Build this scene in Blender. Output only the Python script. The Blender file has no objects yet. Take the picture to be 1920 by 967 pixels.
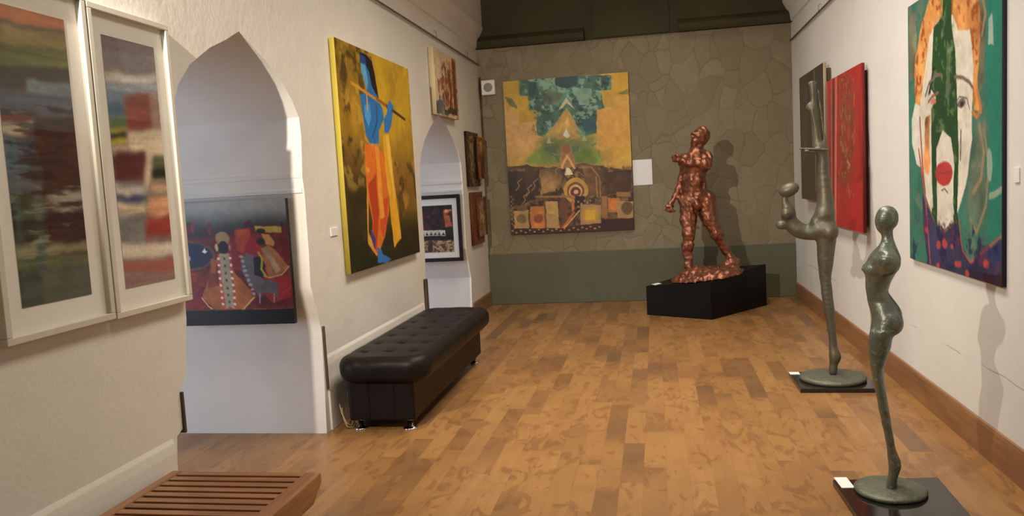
import bpy, bmesh, math, random
import numpy as np
from mathutils import Matrix, Vector
from mathutils.geometry import tessellate_polygon

# ------------------------------------------------------------------ camera, light, exposure
scene = bpy.context.scene
COL = scene.collection
scene.view_settings.view_transform = 'Standard'
scene.view_settings.look = 'None'
scene.view_settings.gamma = 1.0
scene.view_settings.exposure = 0.08
scene.view_settings.use_curve_mapping = False

def cam_matrix(yaw, pitch, roll, loc):
    cy, sy, cp, sp = math.cos(yaw), math.sin(yaw), math.cos(pitch), math.sin(pitch)
    f = Vector((-sy*cp, cy*cp, -sp)); r = Vector((cy, sy, 0)); u = r.cross(f)
    c, s = math.cos(roll), math.sin(roll)
    r2 = c*r + s*u; u2 = -s*r + c*u
    m = Matrix((r2, u2, -f)).transposed().to_4x4()
    m.translation = Vector(loc)
    return m
cd = bpy.data.cameras.new('camera'); cam = bpy.data.objects.new('camera', cd); COL.objects.link(cam)
cam.matrix_world = cam_matrix(math.radians(10.4), math.radians(5.25), math.radians(-3.15), (0, 0, 1.55))
cd.sensor_width = 36.0; cd.lens = 1500/1920*36; cd.clip_start = 0.05
scene.camera = cam

world = bpy.data.worlds.new('world'); scene.world = world; world.use_nodes = True
world.node_tree.nodes['Background'].inputs[0].default_value = (0.5, 0.55, 0.65, 1)
world.node_tree.nodes['Background'].inputs[1].default_value = 0.05

def area(name, loc, target, sx, sy, power, color, spread=180):
    d = bpy.data.lights.new(name, 'AREA'); d.shape = 'RECTANGLE'; d.size = sx; d.size_y = sy
    d.energy = power; d.color = color; d.spread = math.radians(spread)
    o = bpy.data.objects.new(name, d); COL.objects.link(o); o.location = loc
    o.rotation_euler = (Vector(target)-Vector(loc)).to_track_quat('-Z', 'Y').to_euler()
    return o
def spot(name, loc, target, power, color, angle, blend, radius):
    d = bpy.data.lights.new(name, 'SPOT'); d.energy = power; d.color = color
    d.spot_size = math.radians(angle); d.spot_blend = blend; d.shadow_soft_size = radius
    o = bpy.data.objects.new(name, d); COL.objects.link(o); o.location = loc
    o.rotation_euler = (Vector(target)-Vector(loc)).to_track_quat('-Z', 'Y').to_euler()
    return o
WARM = (1.0, 0.90, 0.755)
area('ceiling_light_near', (0.1, 2.8, 4.5), (0.1, 2.8, 0), 1.0, 1.6, 42, WARM, 122)
area('ceiling_light_middle', (-0.1, 5.6, 4.5), (-0.1, 5.6, 0), 1.0, 2.2, 76, WARM, 122)
area('ceiling_light_far', (-0.1, 8.2, 4.5), (-0.1, 8.2, 0), 1.0, 1.4, 26, WARM, 122)
spot('track_spot', (-1.97, 1.4, 3.05), (0.35, 8.6, 1.1), 860, (1.0, 0.895, 0.76), 88, 1.0, 0.025)
area('daylight_near_arch', (-5.6, 1.7, 1.2), (-2.6, 4.7, 1.9), 1.6, 1.8, 88, (0.69, 0.80, 1.0))
area('daylight_far_arch', (-5.6, 6.0, 1.4), (-2.5, 8.9, 1.6), 1.6, 1.8, 84, (0.69, 0.80, 1.0))

# ------------------------------------------------------------------ measured outlines (metres) and picture designs (unit coordinates)
ARCH1 = [[3.354,1.009],[3.364,1.24],[3.38,1.47],[3.386,1.623],[3.384,1.775],[3.395,1.926],[3.406,1.995],[3.461,2.099],[3.573,2.205],[3.765,2.313],[3.934,2.381],[4.074,2.448],[4.164,2.41],[4.359,2.33],[4.549,2.23],[4.665,2.133],[4.741,2.038],[4.752,1.916],[4.722,1.668],[4.736,1.564],[4.731,1.189],[4.717,0.979],[4.751,0.89],[4.802,0.752]]
ARCH2 = [[7.276,0.92],[7.279,1.574],[7.315,1.789],[7.374,1.893],[7.51,2.017],[7.759,2.165],[8.059,2.297],[8.341,2.23],[8.604,2.096],[8.813,1.967],[8.93,1.832],[8.958,1.638],[8.961,1.376],[8.936,0.843],[9.102,0.488],[9.061,0.178]]
FIG_ROWS = [[0.05,-0.016,0.027],[0.072,-0.014,0.028],[0.104,-0.009,0.03],[0.129,-0.006,0.039],[0.166,-0.006,0.051],[0.201,-0.008,0.039],[0.232,-0.011,0.026],[0.279,-0.016,0.018],[0.342,-0.026,0.01],[0.405,-0.037,0.002],[0.467,-0.048,-0.005],[0.53,-0.058,-0.013],[0.577,-0.069,-0.018],[0.624,-0.077,-0.021],[0.671,-0.08,-0.007],[0.718,-0.08,0.007],[0.765,-0.078,0.016],[0.789,-0.073,0.027],[0.812,-0.072,0.045],[0.844,-0.068,0.06],[0.875,-0.072,0.059],[0.905,-0.079,0.046],[0.936,-0.085,0.023],[0.971,-0.089,0.001],[1.013,-0.092,0.013],[1.044,-0.093,0.028],[1.082,-0.091,0.05],[1.113,-0.086,0.055],[1.136,-0.074,0.052],[1.166,-0.05,0.043],[1.196,-0.025,0.026],[1.219,-0.013,0.015],[1.242,-0.018,0.016]]
FIG_HEAD = [[0.002,1.303,0.045],[0.001,1.36,0.004],[-0.004,1.245,0.008],[-0.096,1.103,0.02],[0.022,0.857,0.038]]
FIG_BASE = [[-0.0,0.034,0.148]]
DAN_LEG = [[-0.024,1.073,0.068],[-0.03,0.971,0.059],[-0.033,0.866,0.051],[-0.035,0.762,0.038],[-0.027,0.658,0.036],[-0.018,0.554,0.036],[-0.007,0.448,0.03],[0.002,0.342,0.027],[0.008,0.258,0.029],[0.018,0.195,0.04],[0.009,0.152,0.027],[0.002,0.089,0.029]]
DAN_UP = [[-0.036,1.206,0.072],[-0.028,1.262,0.061],[-0.03,1.373,0.051],[-0.038,1.514,0.04],[-0.037,1.596,0.036],[-0.042,1.652,0.04],[-0.059,1.694,0.044],[-0.074,1.725,0.038],[-0.08,1.792,0.035],[-0.084,1.863,0.03],[-0.089,1.93,0.03],[-0.094,1.975,0.028],[-0.093,2.016,0.021],[-0.095,2.071,0.024],[-0.098,2.138,0.024]]
DAN_TORSO = [[-0.032,1.126,0.08],[-0.135,1.095,0.053],[-0.217,1.117,0.052],[-0.277,1.188,0.051],[-0.272,1.249,0.041],[-0.293,1.3,0.022],[-0.299,1.342,0.018]]
DAN_MISC = [[-0.336,1.155,0.029],[-0.269,1.402,0.065],[-0.095,1.166,0.032],[0.002,1.095,0.056],[-0.195,1.69,0.007],[-0.002,1.668,0.007],[-0.153,1.663,0.011],[-0.019,1.647,0.01],[0.009,0.042,0.228]]
COP_HEAD = [[-0.004,1.957,0.092],[-0.052,1.973,0.029],[-0.031,1.86,0.061],[-0.039,1.773,0.073]]
COP_TORSO = [[-0.045,1.736,0.107],[-0.064,1.6,0.117],[-0.083,1.464,0.122],[-0.073,1.325,0.147]]
COP_ARM_R = [[0.057,1.73,0.058],[0.039,1.627,0.049],[-0.111,1.675,0.034],[-0.252,1.719,0.032]]
COP_ARM_L = [[-0.168,1.714,0.054],[-0.21,1.508,0.044],[-0.257,1.372,0.03],[-0.323,1.262,0.02],[-0.344,1.212,0.03]]
COP_FINGERS = [[-0.406,1.172,0.01],[-0.381,1.15,0.01],[-0.347,1.141,0.01],[-0.307,1.152,0.01],[-0.386,1.222,0.01]]
COP_LEG_L = [[-0.144,1.266,0.103],[-0.151,1.064,0.084],[-0.157,0.887,0.064],[-0.171,0.76,0.057],[-0.174,0.53,0.035],[-0.12,0.436,0.037],[-0.079,0.399,0.03]]
COP_LEG_R = [[0.027,1.257,0.102],[0.07,1.054,0.083],[0.143,0.888,0.063],[0.189,0.792,0.049],[0.271,0.618,0.036],[0.306,0.554,0.044]]
COP_HOLE = [[0.004,1.429,0.032],[0.087,1.765,0.034]]
COP_MOUND = [[0.034,0.442,0.365],[-0.33,0.349,0.025],[0.39,0.543,0.024],[0.028,0.281,0.025],[0.038,0.587,0.025]]
ART_FLUTE = [["P",[176,136,28],[[-0.066,-0.044],[1.328,-0.268],[1.081,1.16],[-0.224,0.999]],0.06],["S",[132,100,24],[[-0.066,-0.044],[0.244,-0.024],[0.282,0.473],[0.111,0.523],[-0.152,0.525]],0.05,0.12],["S",[204,160,28],[[0.466,-0.019],[1.089,-0.032],[1.026,0.343],[0.473,0.393]],0.06,0.06],["S",[168,124,26],[[-0.06,0.281],[0.325,0.205],[0.29,0.424],[-0.062,0.48]],0.05,0.15],["S",[122,84,24],[[-0.144,0.471],[1.193,0.513],[1.147,0.78],[-0.172,0.655]],0.07,0.15],["S",[62,50,18],[[-0.159,0.568],[0.301,0.57],[0.328,1.067],[-0.224,0.999]],0.06,0.15],["S",[50,44,16],[[0.416,0.747],[1.142,0.809],[1.081,1.16],[0.364,1.071]],0.06,0.12],["S",[34,36,16],[[-0.192,0.784],[1.122,0.926],[1.081,1.16],[-0.224,0.999]],0.06,0.12],["M",[70,52,16],[[-0.066,-0.044],[0.417,-0.049],[0.293,1.063],[-0.224,0.999]],11,0.25,0.25,0.75],["M",[206,170,60],[[-0.076,0.022],[0.356,0.008],[0.256,0.642],[-0.169,0.633]],13,0.35,0.2,0.5],["M",[190,140,50],[[0.595,0.466],[1.193,0.513],[1.132,0.868],[0.54,0.804]],10,0.3,0.25,0.6],["M",[60,40,16],[[0.591,0.493],[1.188,0.543],[1.107,1.014],[0.515,0.959]],12,0.3,0.2,0.6],["M",[166,124,24],[[0.445,-0.004],[1.138,-0.038],[1.054,0.457],[0.536,0.468]],7,0.3,0.3,0.5],["P",[26,22,26],[[0.282,0.008],[0.431,0.02],[0.47,0.093],[0.496,0.205],[0.424,0.199],[0.379,0.127],[0.346,0.07],[0.279,0.066]]],["L",[200,150,60],[[0.281,0.016],[0.372,0.016],[0.443,0.036]],0.0058],["P",[40,70,150],[[0.279,0.028],[0.352,0.03],[0.364,0.068],[0.289,0.067]]],["P",[90,165,215],[[0.293,0.066],[0.35,0.069],[0.389,0.107],[0.372,0.166],[0.336,0.176],[0.318,0.143],[0.292,0.112]]],["P",[40,115,180],[[0.342,0.073],[0.391,0.095],[0.416,0.16],[0.468,0.195],[0.344,0.191],[0.369,0.146]]],["P",[35,115,190],[[0.263,0.212],[0.344,0.191],[0.469,0.19],[0.541,0.25],[0.548,0.301],[0.479,0.358],[0.453,0.427],[0.337,0.43],[0.296,0.388],[0.275,0.305]]],["P",[60,150,215],[[0.303,0.255],[0.372,0.237],[0.387,0.298],[0.336,0.35],[0.298,0.309]],0.02],["L",[20,60,120],[[0.46,0.243],[0.459,0.318],[0.382,0.397]],0.0093],["P",[40,120,195],[[0.545,0.367],[0.548,0.303],[0.61,0.255],[0.599,0.226],[0.666,0.204],[0.719,0.227],[0.688,0.266],[0.658,0.323],[0.599,0.373]]],["L",[225,160,50],[[0.341,0.209],[0.338,0.276]],0.0139],["L",[225,150,50],[[0.277,0.401],[0.34,0.435],[0.46,0.429]],0.0061],["L",[215,145,40],[[0.159,0.172],[0.545,0.227]],0.0143],["L",[70,42,24],[[0.52,0.22],[0.885,0.281]],0.0157],["L",[160,85,30],[[0.465,0.211],[0.594,0.233]],0.0154],["P",[45,125,200],[[0.607,0.227],[0.664,0.212],[0.711,0.225],[0.682,0.25],[0.626,0.254]]],["P",[225,110,30],[[0.271,0.437],[0.429,0.435],[0.506,0.468],[0.539,0.571],[0.537,0.752],[0.457,0.864],[0.347,0.946],[0.266,0.902],[0.308,0.791],[0.267,0.679],[0.25,0.57]]],["P",[190,60,25],[[0.276,0.618],[0.39,0.57],[0.398,0.746],[0.332,0.93],[0.277,0.9],[0.315,0.792]]],["P",[215,75,35],[[0.408,0.683],[0.532,0.687],[0.505,0.802],[0.425,0.874],[0.408,0.797]]],["P",[235,150,40],[[0.401,0.433],[0.452,0.434],[0.471,0.775],[0.411,0.781],[0.408,0.57]]],["P",[235,155,45],[[0.249,0.534],[0.323,0.546],[0.283,0.576]]],["P",[225,150,50],[[0.261,0.606],[0.274,0.679],[0.245,0.836],[0.347,0.946],[0.332,0.952],[0.224,0.883]]],["P",[232,165,30],[[0.52,0.381],[0.608,0.365],[0.638,0.571],[0.696,0.897],[0.578,0.935],[0.563,0.806],[0.52,0.519]]],["P",[250,190,60],[[0.557,0.39],[0.606,0.375],[0.63,0.571],[0.632,0.756]]],["P",[45,70,140],[[0.275,0.82],[0.331,0.867],[0.309,0.915],[0.269,0.862]]],["P",[45,120,195],[[0.346,0.908],[0.388,0.92],[0.405,0.952],[0.522,0.986],[0.457,1.003],[0.341,0.987]]],["E",[170,50,40],[0.316,0.172,0.011,0.003]]]
ART_FACE = [["P",[54,114,100],[[0.015,-0.195],[1.023,-0.017],[1.058,1.017],[-0.089,1.149]],0.06],["P",[34,120,106],[[0.853,-0.047],[1.023,-0.017],[1.052,0.851],[0.895,0.862]],0.03],["M",[112,120,100],[[0.015,-0.195],[0.853,-0.047],[0.869,0.994],[-0.084,1.093]],8,0.35,0.12,0.6],["P",[110,112,92],[[0.028,0.04],[0.12,0.04],[0.105,0.277],[0.018,0.294]],0.2],["S",[92,112,94],[[0.766,0.508],[0.862,0.5],[0.866,0.778],[0.723,0.851],[0.693,0.72]],0.03,0.2],["M",[130,120,96],[[0.679,0.484],[0.875,0.491],[0.881,0.884],[0.678,0.899]],7,0.2,0.2,0.6],["P",[112,110,90],[[0.79,0.135],[0.861,0.144],[0.86,0.372],[0.82,0.399]],0.25],["P",[200,134,72],[[0.175,0.113],[0.31,0.012],[0.349,-0.106],[0.722,-0.061],[0.798,0.08],[0.81,0.252],[0.801,0.398],[0.829,0.474],[0.757,0.458],[0.722,0.204],[0.246,0.276],[0.175,0.368],[0.117,0.442],[0.083,0.322],[0.102,0.207]],0.16],["M",[150,72,30],[[0.175,0.113],[0.31,0.012],[0.349,-0.106],[0.722,-0.061],[0.798,0.08],[0.81,0.252],[0.801,0.398],[0.829,0.474],[0.757,0.458],[0.722,0.204],[0.246,0.276],[0.175,0.368],[0.117,0.442],[0.083,0.322],[0.102,0.207]],24,0.2,0.12,0.8],["M",[228,168,96],[[0.175,0.113],[0.31,0.012],[0.349,-0.106],[0.722,-0.061],[0.798,0.08],[0.81,0.252],[0.757,0.458],[0.722,0.204],[0.246,0.276],[0.117,0.442],[0.083,0.322]],30,0.45,0.1,0.8],["P",[205,205,195],[[0.047,0.44],[0.098,0.382],[0.173,0.397],[0.171,0.636],[0.107,0.618],[0.048,0.537]],0.04],["P",[210,205,192],[[0.286,0.158],[0.373,0.12],[0.548,0.12],[0.613,0.181],[0.722,0.199],[0.756,0.315],[0.74,0.548],[0.681,0.698],[0.575,0.814],[0.451,0.858],[0.329,0.829],[0.223,0.733],[0.155,0.587],[0.149,0.42],[0.228,0.275]],0.05],["P",[185,120,70],[[0.23,0.446],[0.295,0.449],[0.292,0.671],[0.226,0.672]],0.3],["P",[32,70,36],[[0.444,-0.07],[0.551,-0.052],[0.536,0.134],[0.436,0.112]],0.15],["P",[32,70,38],[[0.339,0.134],[0.439,0.108],[0.536,0.132],[0.577,0.23],[0.598,0.429],[0.609,0.59],[0.594,0.813],[0.549,0.792],[0.565,0.634],[0.528,0.534],[0.437,0.504],[0.367,0.565],[0.364,0.849],[0.316,0.803],[0.303,0.426],[0.363,0.39],[0.296,0.347]],0.05],["P",[32,68,40],[[0.55,0.769],[0.594,0.768],[0.677,0.968],[0.605,0.986]],0.2],["P",[32,68,40],[[0.313,0.779],[0.366,0.801],[0.381,0.884],[0.298,0.877]],0.2],["P",[30,30,28],[[0.323,0.271],[0.351,0.273],[0.291,0.369],[0.263,0.368]]],["M",[84,130,74],[[0.339,0.134],[0.444,-0.06],[0.551,-0.043],[0.577,0.23],[0.598,0.429],[0.528,0.534],[0.437,0.504],[0.367,0.565],[0.296,0.347]],30,0.5,0.08,0.7],["M",[170,160,146],[[0.286,0.158],[0.373,0.12],[0.613,0.181],[0.756,0.315],[0.74,0.548],[0.575,0.814],[0.329,0.829],[0.155,0.587]],16,0.4,0.15,0.35],["L",[136,124,98],[[0.807,0.509],[0.849,0.591],[0.823,0.674],[0.752,0.718]],0.0197],["L",[136,124,98],[[0.848,0.52],[0.891,0.632],[0.866,0.757],[0.782,0.847],[0.723,0.806]],0.0163],["L",[140,130,104],[[0.062,0.814],[0.098,0.89],[0.06,0.971]],0.025],["L",[140,128,100],[[0.83,0.103],[0.862,0.172],[0.831,0.235]],0.015],["L",[150,80,56],[[0.156,0.444],[0.19,0.636],[0.223,0.733]],0.0149],["L",[184,116,66],[[0.793,0.397],[0.823,0.459],[0.785,0.48],[0.745,0.462]],0.0178],["L",[112,96,92],[[0.234,0.366],[0.279,0.326],[0.366,0.305],[0.423,0.309]],0.016],["L",[112,96,92],[[0.569,0.332],[0.65,0.343],[0.717,0.365],[0.745,0.383]],0.0142],["L",[140,85,85],[[0.269,0.393],[0.319,0.376],[0.388,0.369]],0.0126],["L",[96,82,80],[[0.568,0.425],[0.62,0.403],[0.694,0.414],[0.717,0.449]],0.0065],["E",[100,96,92],[0.641,0.426,0.044,0.013]],["E",[50,45,45],[0.647,0.429,0.02,0.008]],["E",[190,110,100],[0.332,0.401,0.034,0.01]],["P",[205,200,190],[[0.43,0.519],[0.475,0.567],[0.527,0.58],[0.513,0.63],[0.372,0.63],[0.381,0.583]],0.03],["L",[60,60,60],[[0.634,0.515],[0.627,0.612]],0.009],["E",[172,52,52],[0.45,0.66,0.098,0.045],0.05],["L",[110,60,60],[[0.378,0.652],[0.453,0.657],[0.523,0.65]],0.0045],["P",[205,200,190],[[0.383,0.711],[0.538,0.707],[0.562,0.792],[0.452,0.85],[0.366,0.801]],0.06],["L",[70,70,70],[[0.421,0.718],[0.455,0.71],[0.492,0.725]],0.0062],["P",[52,56,90],[[0.185,0.734],[0.336,0.836],[0.451,0.862],[0.587,0.823],[0.647,0.901],[0.723,0.952],[0.868,0.898],[1.006,0.844],[1.011,1.003],[-0.0,1.005],[0.211,0.985]],0.1],["P",[38,48,92],[[0.502,0.835],[0.587,0.823],[0.625,0.88],[0.535,0.886]]],["P",[40,54,104],[[0.882,0.9],[1.007,0.864],[1.009,0.937],[0.869,0.95]],0.06],["P",[60,30,50],[[0.693,0.978],[1.009,0.959],[1.011,1.003],[0.723,1.004]],0.06],["P",[54,114,100],[[0.018,0.739],[0.181,0.809],[0.248,1.002],[-0.0,1.005]],0.06],["L",[170,80,80],[[0.137,0.563],[0.223,0.745],[0.279,0.992]],0.0147],["L",[178,84,78],[[0.607,0.812],[0.643,0.913],[0.723,0.95],[0.854,0.899],[1.006,0.839]],0.0083],["L",[150,80,60],[[0.223,0.745],[0.347,0.844],[0.451,0.863],[0.584,0.823]],0.0081],["M",[30,34,70],[[0.185,0.734],[0.336,0.836],[0.587,0.823],[1.006,0.844],[1.011,1.003],[-0.0,1.005]],16,0.3,0.1,0.7],["M",[100,44,84],[[0.181,0.809],[1.007,0.875],[1.011,1.003],[-0.0,1.005]],18,0.55,0.1,0.7],["E",[172,66,72],[0.38,0.915,0.028,0.015]],["E",[172,66,72],[0.453,0.91,0.031,0.016]],["E",[172,66,72],[0.615,0.964,0.022,0.012]],["E",[172,66,72],[0.367,0.991,0.021,0.011]],["E",[172,66,72],[0.868,0.939,0.023,0.013]],["E",[172,66,72],[0.235,0.869,0.023,0.011]],["E",[172,66,72],[0.534,0.91,0.017,0.008]],["E",[172,66,72],[0.693,0.989,0.021,0.013]],["E",[172,66,72],[0.582,0.965,0.02,0.01]],["P",[150,170,160],[[0.883,0.193],[0.913,0.178],[0.935,0.278],[0.884,0.273]]],["E",[140,165,150],[0.896,0.632,0.024,0.051]],["P",[135,160,140],[[0.892,0.719],[1.002,0.699],[1.002,0.716],[0.893,0.74]]],["P",[150,170,160],[[0.876,0.082],[0.911,0.078],[0.907,0.132],[0.876,0.119]]]]
ART_RED = [["P",[168,30,34],[[-0.024,-0.155],[1.041,-0.041],[1.043,1.027],[-0.448,1.153]],0.03],["S",[138,46,34],[[0.435,0.09],[0.821,0.089],[0.794,0.708],[0.364,0.719]],0.05,0.1],["M",[112,58,34],[[0.405,0.045],[0.846,0.052],[0.808,0.749],[0.306,0.766]],18,0.25,0.12,0.6],["M",[150,110,60],[[0.411,0.014],[0.848,0.023],[0.805,0.806],[0.296,0.828]],26,0.62,0.06,0.7],["S",[132,34,34],[[0.131,0.022],[0.306,0.026],[0.177,0.963],[-0.009,0.975]],0.03,0.05],["S",[92,34,38],[[0.214,0.085],[0.304,0.091],[0.225,0.591],[0.148,0.592]],0.02,0.1],["L",[198,104,90],[[0.323,-0.003],[0.223,1.01]],0.0598],["L",[186,78,66],[[0.176,0.004],[0.112,1.01]],0.0439],["L",[110,28,30],[[0.234,0.0],[0.17,1.0]],0.019],["L",[150,110,60],[[0.565,0.017],[0.681,0.067],[0.755,0.044]],0.0035],["L",[160,120,70],[[0.419,0.057],[0.495,0.042],[0.544,0.056]],0.0051],["L",[150,100,60],[[0.491,0.171],[0.623,0.152]],0.0045],["L",[160,110,60],[[0.466,0.332],[0.485,0.395]],0.0163],["L",[165,120,70],[[0.603,0.563],[0.672,0.589],[0.626,0.609]],0.0197],["L",[150,110,60],[[0.616,0.713],[0.655,0.783]],0.0153],["L",[150,110,60],[[0.476,0.458],[0.553,0.51]],0.0098],["L",[160,110,60],[[0.817,0.16],[0.803,0.233]],0.0139],["L",[150,110,60],[[0.358,0.647],[0.734,0.628]],0.003]]
ART_BLACK = [["P",[50,42,38],[[-0.087,-0.232],[1.11,-0.053],[1.038,1.092],[-0.139,1.011]],0.08],["L",[110,100,94],[[0.658,0.031],[0.643,0.912]],0.0431],["P",[66,58,52],[[0.061,0.052],[0.372,0.059],[0.334,0.665],[0.07,0.673]],0.2]]
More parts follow.
